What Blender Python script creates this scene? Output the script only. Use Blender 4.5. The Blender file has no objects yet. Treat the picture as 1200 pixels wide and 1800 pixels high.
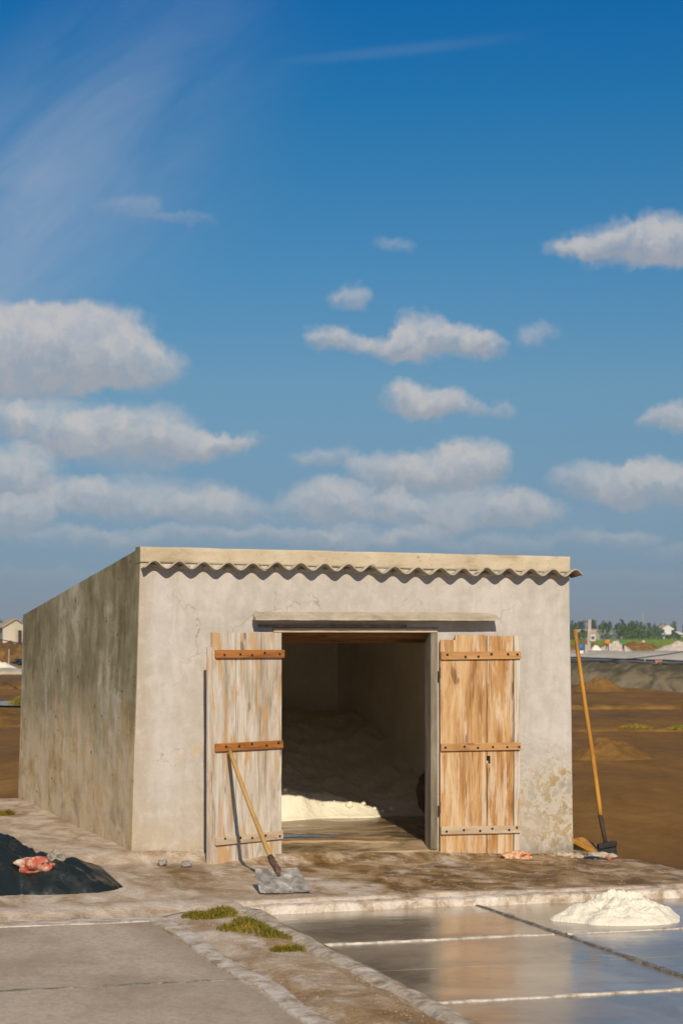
import bpy, bmesh, math, random
import numpy as np
from mathutils import Vector, Matrix, noise as mnoise

random.seed(7)
rng = np.random.default_rng(7)
scene = bpy.context.scene
COL = scene.collection
R = math.radians

# ------------------------------------------------------------------ camera
F_PX, HORIZON, EYE = 3600.0, 1120.0, 1.75          # focal length and horizon row for a 1200 x 1800 frame
cam_d = bpy.data.cameras.new('camera')
cam = bpy.data.objects.new('camera', cam_d); COL.objects.link(cam)
cam_d.sensor_fit = 'VERTICAL'; cam_d.sensor_height = 36.0
cam_d.lens = 36.0 * F_PX / 1800.0
cam_d.shift_y = (HORIZON - 900.0) / 1800.0
cam_d.clip_start = 0.1; cam_d.clip_end = 20000
cam.location = (0, 0, EYE); cam.rotation_euler = (R(90), 0, 0)
cam_d.dof.use_dof = True; cam_d.dof.focus_distance = 16.8; cam_d.dof.aperture_fstop = 5.0
scene.camera = cam

# ------------------------------------------------------------------ sun and sky
SUN_EL, SUN_AZ = R(30.6), R(7.8)                    # azimuth: behind the camera, towards its right
sd = Vector((math.sin(SUN_AZ) * math.cos(SUN_EL), -math.cos(SUN_AZ) * math.cos(SUN_EL), math.sin(SUN_EL)))
sun_d = bpy.data.lights.new('sun', 'SUN'); sun = bpy.data.objects.new('sun', sun_d); COL.objects.link(sun)
sun_d.energy = 4.6; sun_d.angle = R(0.53); sun_d.color = (1.0, 0.86, 0.66)
sun.rotation_euler = sd.to_track_quat('Z', 'Y').to_euler()

scene.view_settings.view_transform = 'Standard'; scene.view_settings.look = 'None'
scene.view_settings.exposure = 0.0; scene.view_settings.gamma = 1.0
scene.view_settings.use_curve_mapping = False
scene.cycles.max_bounces = 14; scene.cycles.diffuse_bounces = 10
scene.cycles.use_denoising = True


# ------------------------------------------------------------------ node helpers
def node(nt, typ, ins=None, **props):
    n = nt.nodes.new(typ)
    for k, v in props.items(): setattr(n, k, v)
    for k, v in (ins or {}).items():
        s = n.inputs[k]
        if isinstance(v, bpy.types.NodeSocket): nt.links.new(v, s)
        elif v is not None:
            if s.type == 'RGBA' and len(v) == 3: v = (*v, 1)
            s.default_value = v
    return n

def math_(nt, op, a, b=None, c=None, clamp=False):
    ins = {0: a}
    if b is not None: ins[1] = b
    if c is not None: ins[2] = c
    return node(nt, 'ShaderNodeMath', ins, operation=op, use_clamp=clamp).outputs[0]

def vmath(nt, op, a, b=None, out=0):
    ins = {0: a}
    if b is not None: ins[1] = b
    return node(nt, 'ShaderNodeVectorMath', ins, operation=op).outputs[out]

def mix(nt, f, a, b, blend='MIX'):
    return node(nt, 'ShaderNodeMix', {0: f, 6: a, 7: b}, data_type='RGBA', blend_type=blend, clamp_factor=True).outputs[2]

def mapr(nt, v, a, b, c=0.0, d=1.0, smooth=False):
    return node(nt, 'ShaderNodeMapRange', {0: v, 1: a, 2: b, 3: c, 4: d}, clamp=True,
                interpolation_type='SMOOTHSTEP' if smooth else 'LINEAR').outputs[0]

def noise(nt, vec, scale, detail=4, rough=0.55, dist=0.0, color=False):
    n = node(nt, 'ShaderNodeTexNoise', {'Vector': vec, 'Scale': scale, 'Detail': detail, 'Roughness': rough, 'Distortion': dist})
    return n.outputs[1] if color else n.outputs[0]

def ramp(nt, fac, stops, interp='LINEAR'):
    n = node(nt, 'ShaderNodeValToRGB', {0: fac}); cr = n.color_ramp; cr.interpolation = interp
    while len(cr.elements) < len(stops): cr.elements.new(0.5)
    for e, (p, c) in zip(cr.elements, stops):
        e.position = p
        e.color = (*c, 1) if isinstance(c, tuple) else (c, c, c, 1)
    return n.outputs[0]

def scale_vec(nt, vec, s, off=(0, 0, 0)):
    return node(nt, 'ShaderNodeMapping', {'Vector': vec, 'Scale': s, 'Location': off}).outputs[0]

def coords(nt, kind='Object'):
    return node(nt, 'ShaderNodeTexCoord').outputs[kind]

def obj_random(nt, vec, amt=20.0):
    oi = node(nt, 'ShaderNodeObjectInfo').outputs['Random']
    off = math_(nt, 'MULTIPLY', oi, amt)
    return vmath(nt, 'ADD', vec, off), oi

def bump(nt, height, strength=0.4, dist=0.01, normal=None):
    return node(nt, 'ShaderNodeBump', {'Height': height, 'Strength': strength, 'Distance': dist, 'Normal': normal}).outputs[0]

def sepxyz(nt, vec):
    return node(nt, 'ShaderNodeSeparateXYZ', {0: vec}).outputs

def material(name):
    m = bpy.data.materials.new(name); m.use_nodes = True
    nt = m.node_tree
    return m, nt, nt.nodes['Principled BSDF']

def setp(nt, bs, **kw):
    names = {'color': 'Base Color', 'rough': 'Roughness', 'normal': 'Normal', 'spec': 'Specular IOR Level', 'metal': 'Metallic',
             'coat': 'Coat Weight', 'coat_rough': 'Coat Roughness', 'coat_ior': 'Coat IOR', 'coat_normal': 'Coat Normal', 'alpha': 'Alpha',
             'trans': 'Transmission Weight', 'ior': 'IOR', 'sss': 'Subsurface Weight'}
    for k, v in kw.items():
        s = bs.inputs[names[k]]
        if isinstance(v, bpy.types.NodeSocket): nt.links.new(v, s)
        else:
            if s.type == 'RGBA' and len(v) == 3: v = (*v, 1)
            s.default_value = v


# ------------------------------------------------------------------ world: Nishita sky with low cumulus and thin cirrus
def build_world():
    w = bpy.data.worlds.new('World'); scene.world = w; w.use_nodes = True
    nt = w.node_tree; nt.nodes.clear()
    out = node(nt, 'ShaderNodeOutputWorld')
    sky = node(nt, 'ShaderNodeTexSky', sky_type='NISHITA', sun_disc=False)
    sky.sun_elevation = SUN_EL
    sky.sun_rotation = math.atan2(sd.x, sd.y)
    sky.altitude = 0; sky.air_density = 1.0; sky.dust_density = 0.3; sky.ozone_density = 3.0
    d = vmath(nt, 'NORMALIZE', coords(nt, 'Generated'))
    x, y, z = sepxyz(nt, d)
    az = math_(nt, 'MULTIPLY', math_(nt, 'ARCTAN2', x, y), 36.0)        # hundredths of the 3600 px focal length
    el = math_(nt, 'MULTIPLY', math_(nt, 'ARCSINE', z), 36.0)
    p0 = node(nt, 'ShaderNodeCombineXYZ', {0: az, 1: el}).outputs[0]
    # cauliflower edges: warp the coordinates before looking the puffs up
    wn = noise(nt, p0, 0.9, 5, 0.58, 0.0, True)
    wv = vmath(nt, 'MULTIPLY', vmath(nt, 'SUBTRACT', wn, (0.5, 0.5, 0.5)), (1.25, 0.8, 0))
    wn2 = noise(nt, p0, 5.0, 4, 0.6, 0.0, True)
    wv2 = vmath(nt, 'MULTIPLY', vmath(nt, 'SUBTRACT', wn2, (0.5, 0.5, 0.5)), (0.22, 0.18, 0))
    p = vmath(nt, 'ADD', vmath(nt, 'ADD', p0, wv), wv2)
    puffs = [  # px, py, rx, ry, weight
        (-20, 618, 120, 80, 1), (90, 615, 130, 72, 1), (165, 606, 100, 66, 1), (240, 640, 80, 45, .9), (60, 580, 70, 50, .9),
        (110, 742, 100, 50, .8), (235, 768, 130, 55, .9), (340, 775, 100, 26, .7), (0, 728, 60, 34, .7), (410, 768, 60, 16, .6),
        (10, 825, 100, 52, .9), (250, 872, 150, 40, .7), (390, 892, 100, 32, .6), (130, 870, 80, 34, .55), (35, 900, 62, 38, 1),
        (130, 946, 100, 18, .5), (300, 943, 130, 18, .5), (500, 945, 110, 17, .5),
        (575, 797, 62, 24, .55), (690, 826, 80, 38, .9), (770, 822, 70, 42, .9), (838, 815, 60, 42, .95),
        (585, 884, 88, 38, 1), (695, 888, 50, 32, .9), (820, 896, 130, 38, .85), (925, 902, 75, 26, .7),
        (572, 598, 42, 22, .7), (622, 602, 36, 20, .65), (735, 592, 55, 38, 1), (805, 597, 55, 34, .9), (690, 606, 55, 25, .8), (858, 600, 42, 20, .7),
        (610, 523, 46, 20, .6), (955, 590, 38, 22, .5), (725, 702, 62, 35, 1), (785, 706, 46, 27, .9), (866, 714, 34, 20, .5),
        (1110, 432, 110, 36, .9), (1180, 420, 90, 46, .95), (1030, 440, 66, 18, .7), (1270, 430, 90, 44, .9), (690, 436, 36, 15, .4),
        (1180, 740, 58, 21, .8), (1060, 846, 88, 37, .9), (1160, 848, 100, 36, .9), (1270, 840, 90, 40, .9),
        (235, 372, 55, 24, .32), (330, 386, 56, 10, .3),
        (740, 942, 70, 22, .6), (620, 945, 80, 22, .6), (1080, 948, 90, 20, .5), (1190, 975, 80, 16, .4), (900, 960, 120, 18, .4),
        (70, 1010, 160, 18, .3), (1120, 1020, 140, 14, .25),
        (200, 912, 400, 52, .17), (700, 938, 360, 38, .17), (1120, 915, 220, 40, .14)]
    V = None
    for (cx, cy, rx, ry, wt) in puffs:
        a = math.atan((cx - 600) / 3600.0) * 36; e = math.atan((HORIZON - cy) / 3600.0 * math.cos(a / 36)) * 36
        # (each puff hangs on the sum before it, so the shader is worked through one puff at a time)
        pp = p if V is None else node(nt, 'ShaderNodeVectorMath', {0: V, 1: (1e-9, 1e-9, 0), 2: p}, operation='MULTIPLY_ADD').outputs[0]
        q = vmath(nt, 'MULTIPLY', vmath(nt, 'SUBTRACT', pp, (a, e, 0)), (93.0 / rx, 91.0 / ry, 0))
        ln = vmath(nt, 'DOT_PRODUCT', q, q, out=1)
        k = math_(nt, 'MULTIPLY', math_(nt, 'SUBTRACT', 1.25, ln, clamp=True), wt)
        a1 = node(nt, 'ShaderNodeVectorMath', {0: q, 1: (0, 1, 0), 2: (1, 0, 0)}, operation='MULTIPLY_ADD').outputs[0]
        t = node(nt, 'ShaderNodeVectorMath', {0: a1, 'Scale': k}, operation='SCALE').outputs[0]
        V = t if V is None else vmath(nt, 'ADD', V, t)
    W, S, _ = sepxyz(nt, V)
    D = math_(nt, 'MINIMUM', W, 1.0)
    # the same kind of broken cumulus deck everywhere outside the field of view
    deck = vmath(nt, 'DIVIDE', node(nt, 'ShaderNodeCombineXYZ', {0: x, 1: y}).outputs[0],
                 node(nt, 'ShaderNodeCombineXYZ', {0: math_(nt, 'ADD', z, 0.06), 1: math_(nt, 'ADD', z, 0.06), 2: 1.0}).outputs[0])
    dn = noise(nt, deck, 0.9, 6, 0.55)
    aside = math_(nt, 'MAXIMUM', mapr(nt, math_(nt, 'ABSOLUTE', az), 7.0, 9.5, 0, 1), mapr(nt, el, 11.5, 15, 0, 1))
    front = mapr(nt, y, -0.1, 0.1, 1, 0)
    aside = math_(nt, 'MAXIMUM', aside, front)
    dk = math_(nt, 'MULTIPLY', mapr(nt, dn, 0.53, 0.66, 0, 0.9, True), aside)
    D = math_(nt, 'MAXIMUM', D, dk)
    alpha = mapr(nt, D, -0.05, 1.2, 0, 1, True)
    fine = noise(nt, p, 2.6, 5, 0.6)
    alpha = math_(nt, 'MULTIPLY', math_(nt, 'SUBTRACT', alpha, 0.005, clamp=True), mapr(nt, fine, 0.28, 0.60, 0.66, 1.0), clamp=True)
    shade = math_(nt, 'ADD', math_(nt, 'DIVIDE', S, math_(nt, 'MAXIMUM', W, 0.05)), math_(nt, 'MULTIPLY', math_(nt, 'SUBTRACT', fine, 0.5), 1.1))
    shade = mapr(nt, shade, -0.6, 0.45, 0, 1, True)
    ccol = mix(nt, shade, (3.75, 3.75, 4.0), (5.9, 5.55, 5.3))
    # low haze swallows the far clouds
    low = mapr(nt, el, 0.5, 3.2, 0.25, 1.0)
    alpha = math_(nt, 'MULTIPLY', math_(nt, 'MULTIPLY', alpha, low), 0.87)
    # thin cirrus veil, streaks running up to the right
    r = node(nt, 'ShaderNodeVectorRotate', {'Vector': p0, 'Angle': R(-38)}, rotation_type='Z_AXIS').outputs[0]
    rs = scale_vec(nt, r, (0.28, 1.0, 1))
    cn = noise(nt, rs, 0.85, 5, 0.6, 0.6)
    rx_, ry_, _ = sepxyz(nt, r)
    band = mapr(nt, math_(nt, 'ABSOLUTE', math_(nt, 'SUBTRACT', ry_, 9.0)), 0.0, 3.2, 1, 0, True)
    band = math_(nt, 'MULTIPLY', band, mapr(nt, az, -7.0, 0.5, 1.0, 0.0, True))
    st = mapr(nt, math_(nt, 'ABSOLUTE', math_(nt, 'SUBTRACT', el, math_(nt, 'ADD', math_(nt, 'MULTIPLY', az, 0.09), 9.95))), 0, 0.16, 1, 0, True)
    st = math_(nt, 'MULTIPLY', st, math_(nt, 'MULTIPLY', mapr(nt, az, -3.5, 0.5, 0, 0.09), mapr(nt, az, 1.5, 3.6, 1, 0)))
    outc = math_(nt, 'MULTIPLY', aside, 0.25)
    ci = math_(nt, 'MULTIPLY', mapr(nt, cn, 0.25, 0.75, 0.1, 1.0), math_(nt, 'MAXIMUM', math_(nt, 'MULTIPLY', band, 0.70), outc))
    ci = math_(nt, 'MAXIMUM', ci, st)
    skyc = SKY_GRADE(nt, sky.outputs[0])
    c = mix(nt, ci, skyc, (3.6, 4.2, 5.4))
    c = mix(nt, alpha, c, ccol)
    bg = node(nt, 'ShaderNodeBackground', {0: c, 1: 0.10})
    nt.links.new(bg.outputs[0], out.inputs[0])
    w.cycles.sampling_method = 'MANUAL'; w.cycles.sample_map_resolution = 1024

def SKY_GRADE(nt, c):
    # a clear deep-blue day: the sky colour is tinted by height above the horizon, the same all round
    z = sepxyz(nt, vmath(nt, 'NORMALIZE', coords(nt, 'Generated')))[2]
    el = math_(nt, 'MULTIPLY', math_(nt, 'ARCSINE', z), 36.0)
    t = ramp(nt, math_(nt, 'DIVIDE', el, 12.0, clamp=True),
             [(0.0, (.235, .29, .50)), (0.054, (.245, .315, .52)), (0.2, (.28, .37, .51)), (0.366, (.325, .463, .542)), (0.53, (.22, .475, .605)), (0.70, (.115, .45, .625)), (0.78, (.064, .43, .64)), (0.91, (.024, .39, .67)), (1.0, (.02, .385, .68))])
    t = mix(nt, mapr(nt, el, 12.5, 30.0, 0, 1), t, (.55, .72, .80))  # tint eased above the view so the unseen sky adds more ambient light
    return mix(nt, 1.0, c, t, 'MULTIPLY')

build_world()


# ------------------------------------------------------------------ mesh helpers
PHI = R(17)                                     # the shed, pans and dividers all lie on one grid turned 17 degrees
CP, SP = math.cos(PHI), math.sin(PHI)
OX, OY = -1.708, 16.711                         # the shed's front left corner on the ground

def W(u, v, z=0.0):
    return Vector((OX + u * CP - v * SP, OY + u * SP + v * CP, z))

def fbm(x, y, z=0.0, octv=4):
    return mnoise.fractal(Vector((x, y, z)), 1.0, 2.0, octv)

def sm(a, b, x):
    t = min(1.0, max(0.0, (x - a) / (b - a))); return t * t * (3 - 2 * t)

def tag(o, label, cat, group=None, kind=None):
    if label: o['label'] = label
    if cat: o['category'] = cat
    if group: o['group'] = group
    if kind: o['kind'] = kind
    return o

def link(name, me, mat=None, parent=None, smooth=False):
    o = bpy.data.objects.new(name, me); COL.objects.link(o)
    if mat is not None:
        for m in (mat if isinstance(mat, (list, tuple)) else [mat]): me.materials.append(m)
    if parent is not None: o.parent = parent
    if smooth:
        for p in me.polygons: p.use_smooth = True
    return o

def empty(name, loc, rz=0.0):
    o = bpy.data.objects.new(name, None); COL.objects.link(o)
    o.location = loc; o.rotation_euler = (0, 0, rz); o.empty_display_size = 0.1
    return o

def place(o, u, v, z=0.0, rz=PHI):
    o.location = W(u, v, z); o.rotation_euler = (0, 0, rz); return o

class MB:
    def __init__(s): s.v = []; s.f = []; s.mi = []
    def add(s, verts, faces, mi=0):
        b = len(s.v); s.v += [tuple(p) for p in verts]
        for f in faces: s.f.append(tuple(b + i for i in f)); s.mi.append(mi)
        return s
    def box(s, x0, x1, y0, y1, z0, z1, mi=0, M=None, jit=0.0):
        vs = [Vector((x, y, z)) for z in (z0, z1) for y in (y0, y1) for x in (x0, x1)]
        if jit: vs = [p + Vector([random.uniform(-jit, jit) for _ in range(3)]) for p in vs]
        if M is not None: vs = [M @ p for p in vs]
        return s.add(vs, [(0, 2, 3, 1), (4, 5, 7, 6), (0, 1, 5, 4), (2, 6, 7, 3), (0, 4, 6, 2), (1, 3, 7, 5)], mi)
    def tube(s, pts, rad, n=10, mi=0, flat=1.0):
        pts = [Vector(p) for p in pts]
        if not isinstance(rad, (list, tuple)): rad = [rad] * len(pts)
        rings = []; up = None
        for i, p in enumerate(pts):
            t = (pts[min(i + 1, len(pts) - 1)] - pts[max(i - 1, 0)]).normalized()
            if up is None:
                up = Vector((0, 0, 1)) if abs(t.z) < 0.9 else Vector((1, 0, 0))
            a = (up - t * up.dot(t)).normalized(); b = t.cross(a); up = a
            rings.append([p + (a * math.cos(k * 2 * math.pi / n) + b * (math.sin(k * 2 * math.pi / n) * flat)) * rad[i] for k in range(n)])
        vs = [q for r_ in rings for q in r_]; fs = []
        for i in range(len(pts) - 1):
            for k in range(n):
                k2 = (k + 1) % n
                fs.append((i * n + k, i * n + k2, (i + 1) * n + k2, (i + 1) * n + k))
        fs.append(tuple(reversed(range(n)))); fs.append(tuple((len(pts) - 1) * n + k for k in range(n)))
        return s.add(vs, fs, mi)
    def build(s, name, mat=None, parent=None, smooth=False, bevel=0.0, seg=2):
        me = bpy.data.meshes.new(name); me.from_pydata(s.v, [], s.f); me.update()
        if any(s.mi): me.polygons.foreach_set('material_index', s.mi)
        if bevel:
            bm = bmesh.new(); bm.from_mesh(me)
            bmesh.ops.bevel(bm, geom=list(bm.edges), offset=bevel, segments=seg, profile=0.6, affect='EDGES', clamp_overlap=True)
            bm.to_mesh(me); bm.free()
        return link(name, me, mat, parent, smooth)

def grid_mesh(name, xs, ys, zfn, mat, parent=None, smooth=True, skirt=0.0):
    """height field over xs * ys; zfn(x, y) -> z"""
    nx, ny = len(xs), len(ys)
    vs = [(x, y, zfn(x, y)) for y in ys for x in xs]
    fs = [(j * nx + i, j * nx + i + 1, (j + 1) * nx + i + 1, (j + 1) * nx + i) for j in range(ny - 1) for i in range(nx - 1)]
    if skirt:
        rim = [i for i in range(nx)] + [j * nx + nx - 1 for j in range(1, ny)] + [(ny - 1) * nx + i for i in range(nx - 2, -1, -1)] + [j * nx for j in range(ny - 2, 0, -1)]
        b = len(vs)
        for i in rim: x, y, z = vs[i]; vs.append((x, y, z - skirt))
        n = len(rim)
        for k in range(n): fs.append((rim[(k + 1) % n], rim[k], b + k, b + (k + 1) % n))
    me = bpy.data.meshes.new(name); me.from_pydata(vs, [], fs); me.update()
    return link(name, me, mat, parent, smooth)

def lump(name, r, mat, parent=None, seed=0, squash=0.7, rough=0.35, sub=2, sx=1.0, sy=1.0, freq=1.6):
    bm = bmesh.new(); bmesh.ops.create_icosphere(bm, subdivisions=sub, radius=1.0)
    for v in bm.verts:
        p = v.co
        k = 1 + rough * fbm(p.x * freq + seed * 3.1, p.y * freq - seed, p.z * freq, 3)
        v.co = Vector((p.x * r * k * sx, p.y * r * k * sy, p.z * r * k * squash))
    me = bpy.data.meshes.new(name); bm.to_mesh(me); bm.free()
    return link(name, me, mat, parent, True)

def mound_mesh(name, rx, ry, h, mat, parent=None, seed=0, n=48, lumpy=0.18, power=1.3, freq=3.0, skew=0.0, fine=0.0):
    """a heap: polar height field with an uneven foot and a lumpy flank"""
    nr = max(8, n // 2); vs = [(0, 0, h)]; fs = []
    for i in range(1, nr + 1):
        t = i / nr
        for k in range(n):
            a = 2 * math.pi * k / n
            e = 1 + 0.16 * fbm(math.cos(a) * 1.3 + seed, math.sin(a) * 1.3, seed, 3)
            x, y = math.cos(a) * rx * t * e, math.sin(a) * ry * t * e
            z = h * (1 - t ** power) if power > 1 else h * (1 - t) ** (1 / power)
            z *= 1 + lumpy * fbm(x * freq / rx + seed, y * freq / ry, 0, 5) + skew * math.cos(a) * t
            z += fine * fbm(x * 14 / rx + seed, y * 14 / ry, 3, 3) * (1 - t * 0.7)
            if i == nr: z = -0.03
            vs.append((x, y, z))
    for k in range(n): fs.append((0, 1 + k, 1 + (k + 1) % n))
    for i in range(nr - 1):
        for k in range(n):
            a = 1 + i * n; b = a + n; k2 = (k + 1) % n
            fs.append((a + k, b + k, b + k2, a + k2))
    me = bpy.data.meshes.new(name); me.from_pydata(vs, [], fs); me.update()
    return link(name, me, mat, parent, True)


# ------------------------------------------------------------------ materials
def plain(name, col, rough=0.8, var=0.25, scale=6.0, spec=0.3, metal=0.0, bstr=0.3, bdist=0.004):
    m, nt, bs = material(name)
    c, _ = obj_random(nt, coords(nt), 9.0)
    n = noise(nt, c, scale, 5, 0.6)
    dark = tuple(x * (1 - var) for x in col); lite = tuple(min(0.95, x * (1 + var)) for x in col)
    setp(nt, bs, color=ramp(nt, n, [(0.3, dark), (0.7, lite)]), rough=rough, spec=spec, metal=metal,
         normal=bump(nt, noise(nt, c, scale * 6, 4, 0.6), bstr, bdist))
    return m

def mat_front_wall():
    m, nt, bs = material('front_plaster')
    c = coords(nt); x, y, z = sepxyz(nt, c)
    big = noise(nt, c, 0.9, 5, 0.6, 0.4)
    trowel = noise(nt, scale_vec(nt, c, (5, 5, 1.2)), 1.6, 5, 0.6, 0.8)
    fine = noise(nt, c, 38, 4, 0.65)
    col = ramp(nt, big, [(0.36, (.415, .388, .362)), (0.5, (.468, .438, .417)), (0.64, (.515, .485, .458))])
    col = mix(nt, mapr(nt, trowel, 0.42, 0.62, 0.0, 0.5), col, (.365, .335, .295))
    # damp yellowing climbing from the foot, weaker in the middle
    edge = math_(nt, 'ADD', z, math_(nt, 'MULTIPLY', math_(nt, 'SUBTRACT', noise(nt, c, 2.2, 5, 0.62), 0.5), 1.3))
    low = mapr(nt, edge, 0.7, -0.2, 0, 0.65, True)
    col = mix(nt, low, col, (.43, .345, .235))
    # faint old patches by the left door
    pt = math_(nt, 'MULTIPLY', mapr(nt, noise(nt, c, 7, 4, 0.6, 1.0), 0.55, 0.62, 0, 1),
               math_(nt, 'MULTIPLY', mapr(nt, math_(nt, 'ABSOLUTE', math_(nt, 'SUBTRACT', z, 0.8)), 0.05, 0.25, 1, 0), mapr(nt, math_(nt, 'ABSOLUTE', math_(nt, 'SUBTRACT', x, 0.42)), 0.1, 0.28, 1, 0)))
    col = mix(nt, math_(nt, 'MULTIPLY', pt, 0.5), col, (.50, .37, .23))
    # peeling, mottled corner at the lower right
    zone = math_(nt, 'MULTIPLY', mapr(nt, x, 3.1, 3.55, 0, 1, True), mapr(nt, math_(nt, 'ADD', z, math_(nt, 'MULTIPLY', math_(nt, 'SUBTRACT', big, 0.5), 0.9)), 0.95, 0.62, 0, 1, True))
    pn = math_(nt, 'ADD', math_(nt, 'MULTIPLY', noise(nt, c, 3.4, 7, 0.62, 0.3), 0.8), math_(nt, 'MULTIPLY', noise(nt, c, 16, 4, 0.6, 0.2), 0.2))
    peel = ramp(nt, pn, [(0.38, (.27, .245, .20)), (0.45, (.34, .305, .25)), (0.468, (.47, .415, .335)), (0.50, (.44, .385, .305)), (0.52, (.31, .22, .115)), (0.56, (.35, .255, .135)), (0.58, (.47, .41, .32)), (0.70, (.38, .345, .29))])
    col = mix(nt, zone, col, peel)
    # grime along the left corner and specks
    col = mix(nt, math_(nt, 'MULTIPLY', mapr(nt, math_(nt, 'SUBTRACT', x, math_(nt, 'MULTIPLY', big, 0.22)), -0.02, 0.10, 1, 0, True), 0.55), col, (.36, .29, .20))
    speck = mapr(nt, noise(nt, c, 24, 2, 0.5), 0.74, 0.78, 0, 0.5)
    col = mix(nt, speck, col, (.22, .19, .15))
    foot = mapr(nt, math_(nt, 'ADD', z, math_(nt, 'MULTIPLY', math_(nt, 'SUBTRACT', noise(nt, c, 9, 4, 0.6), 0.5), 0.22)), -0.10, 0.03, 0.7, 0)
    col = mix(nt, foot, col, (.19, .16, .12))
    h = math_(nt, 'ADD', math_(nt, 'MULTIPLY', trowel, 0.6), math_(nt, 'ADD', math_(nt, 'MULTIPLY', fine, 0.25), math_(nt, 'MULTIPLY', math_(nt, 'MULTIPLY', pn, zone), 0.9)))
    drip = math_(nt, 'MULTIPLY', mapr(nt, noise(nt, scale_vec(nt, c, (6, 1, 0.5)), 1.5, 5, 0.6, 0.3), 0.52, 0.72, 0, 0.5), mapr(nt, z, 1.5, 2.35, 0.15, 1))
    col = mix(nt, drip, col, (.33, .285, .225))
    cloud = noise(nt, c, 2.4, 7, 0.68, 0.5)
    col = mix(nt, mapr(nt, cloud, 0.46, 0.64, 0, 0.55), col, (.41, .38, .345))
    mott = noise(nt, c, 9, 5, 0.68, 0.4)
    col = mix(nt, mapr(nt, mott, 0.5, 0.66, 0, 0.45), col, (.53, .50, .465))
    col = mix(nt, mapr(nt, mott, 0.47, 0.34, 0, 0.35), col, (.35, .312, .26))
    crk = node(nt, 'ShaderNodeTexVoronoi', {'Vector': vmath(nt, 'ADD', c, vmath(nt, 'MULTIPLY', noise(nt, c, 4, 4, 0.6, 0, True), (.35, .35, .35))), 'Scale': 1.1}, feature='DISTANCE_TO_EDGE').outputs[0]
    crk = math_(nt, 'MULTIPLY', mapr(nt, crk, 0.0, 0.006, 1, 0), mapr(nt, noise(nt, c, 1.3, 3, 0.5), 0.52, 0.6, 0, 0.6))
    col = mix(nt, crk, col, (.17, .14, .10))
    setp(nt, bs, color=col, rough=0.9, spec=0.2, normal=bump(nt, math_(nt, 'ADD', h, math_(nt, 'MULTIPLY', cloud, 0.8)), 0.6, 0.014))
    return m

def mat_side_wall():
    m, nt, bs = material('weathered_side_render')
    c = coords(nt); x, y, z = sepxyz(nt, c)
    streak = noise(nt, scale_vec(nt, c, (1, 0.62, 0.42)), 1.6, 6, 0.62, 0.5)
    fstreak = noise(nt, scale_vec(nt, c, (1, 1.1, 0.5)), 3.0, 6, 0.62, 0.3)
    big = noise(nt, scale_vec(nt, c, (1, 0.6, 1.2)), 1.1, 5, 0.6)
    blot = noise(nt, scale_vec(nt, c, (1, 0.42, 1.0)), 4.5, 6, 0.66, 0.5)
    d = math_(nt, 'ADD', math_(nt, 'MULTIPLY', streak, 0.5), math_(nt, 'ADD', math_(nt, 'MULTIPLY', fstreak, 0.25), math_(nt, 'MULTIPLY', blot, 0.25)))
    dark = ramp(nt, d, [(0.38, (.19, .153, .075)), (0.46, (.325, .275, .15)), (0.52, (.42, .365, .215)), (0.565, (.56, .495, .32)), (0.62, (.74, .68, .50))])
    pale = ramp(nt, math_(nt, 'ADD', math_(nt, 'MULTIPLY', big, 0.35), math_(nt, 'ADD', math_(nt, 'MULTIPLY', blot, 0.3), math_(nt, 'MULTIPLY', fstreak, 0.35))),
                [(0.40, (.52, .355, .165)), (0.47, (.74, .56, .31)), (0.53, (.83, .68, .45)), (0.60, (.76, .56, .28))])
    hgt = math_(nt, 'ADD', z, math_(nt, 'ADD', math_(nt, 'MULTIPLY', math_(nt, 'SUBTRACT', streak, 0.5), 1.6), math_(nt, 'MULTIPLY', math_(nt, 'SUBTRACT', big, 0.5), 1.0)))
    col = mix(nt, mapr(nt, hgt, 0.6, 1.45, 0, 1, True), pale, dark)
    mould = math_(nt, 'MULTIPLY', mapr(nt, noise(nt, scale_vec(nt, c, (1, 0.5, 0.8)), 3.6, 6, 0.65, 0.4), 0.54, 0.66, 0, 0.5), mapr(nt, z, 0.1, 0.6, 1, 0.2))
    col = mix(nt, mould, col, (.20, .14, .06))
    col = mix(nt, mapr(nt, noise(nt, scale_vec(nt, c, (1, 0.4, 1)), 15, 3, 0.5), 0.68, 0.74, 0, 0.7), col, (.08, .065, .04))
    h = math_(nt, 'ADD', noise(nt, c, 7, 7, 0.7), math_(nt, 'MULTIPLY', blot, 0.6))
    setp(nt, bs, color=col, rough=0.93, spec=0.15, normal=bump(nt, h, 0.55, 0.012))
    return m

def mat_parapet():
    m, nt, bs = material('parapet_mortar')
    c = coords(nt)
    n1 = noise(nt, c, 2.2, 6, 0.6, 0.7); n2 = noise(nt, c, 22, 5, 0.6)
    col = ramp(nt, n1, [(0.3, (.30, .235, .15)), (0.48, (.44, .37, .265)), (0.7, (.52, .45, .34))])
    z = sepxyz(nt, c)[2]
    col = mix(nt, mapr(nt, n2, 0.60, 0.72, 0, 0.55), col, (.22, .165, .095))
    setp(nt, bs, color=col, rough=0.95, spec=0.15, normal=bump(nt, math_(nt, 'ADD', n2, n1), 0.6, 0.012))
    return m

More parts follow.
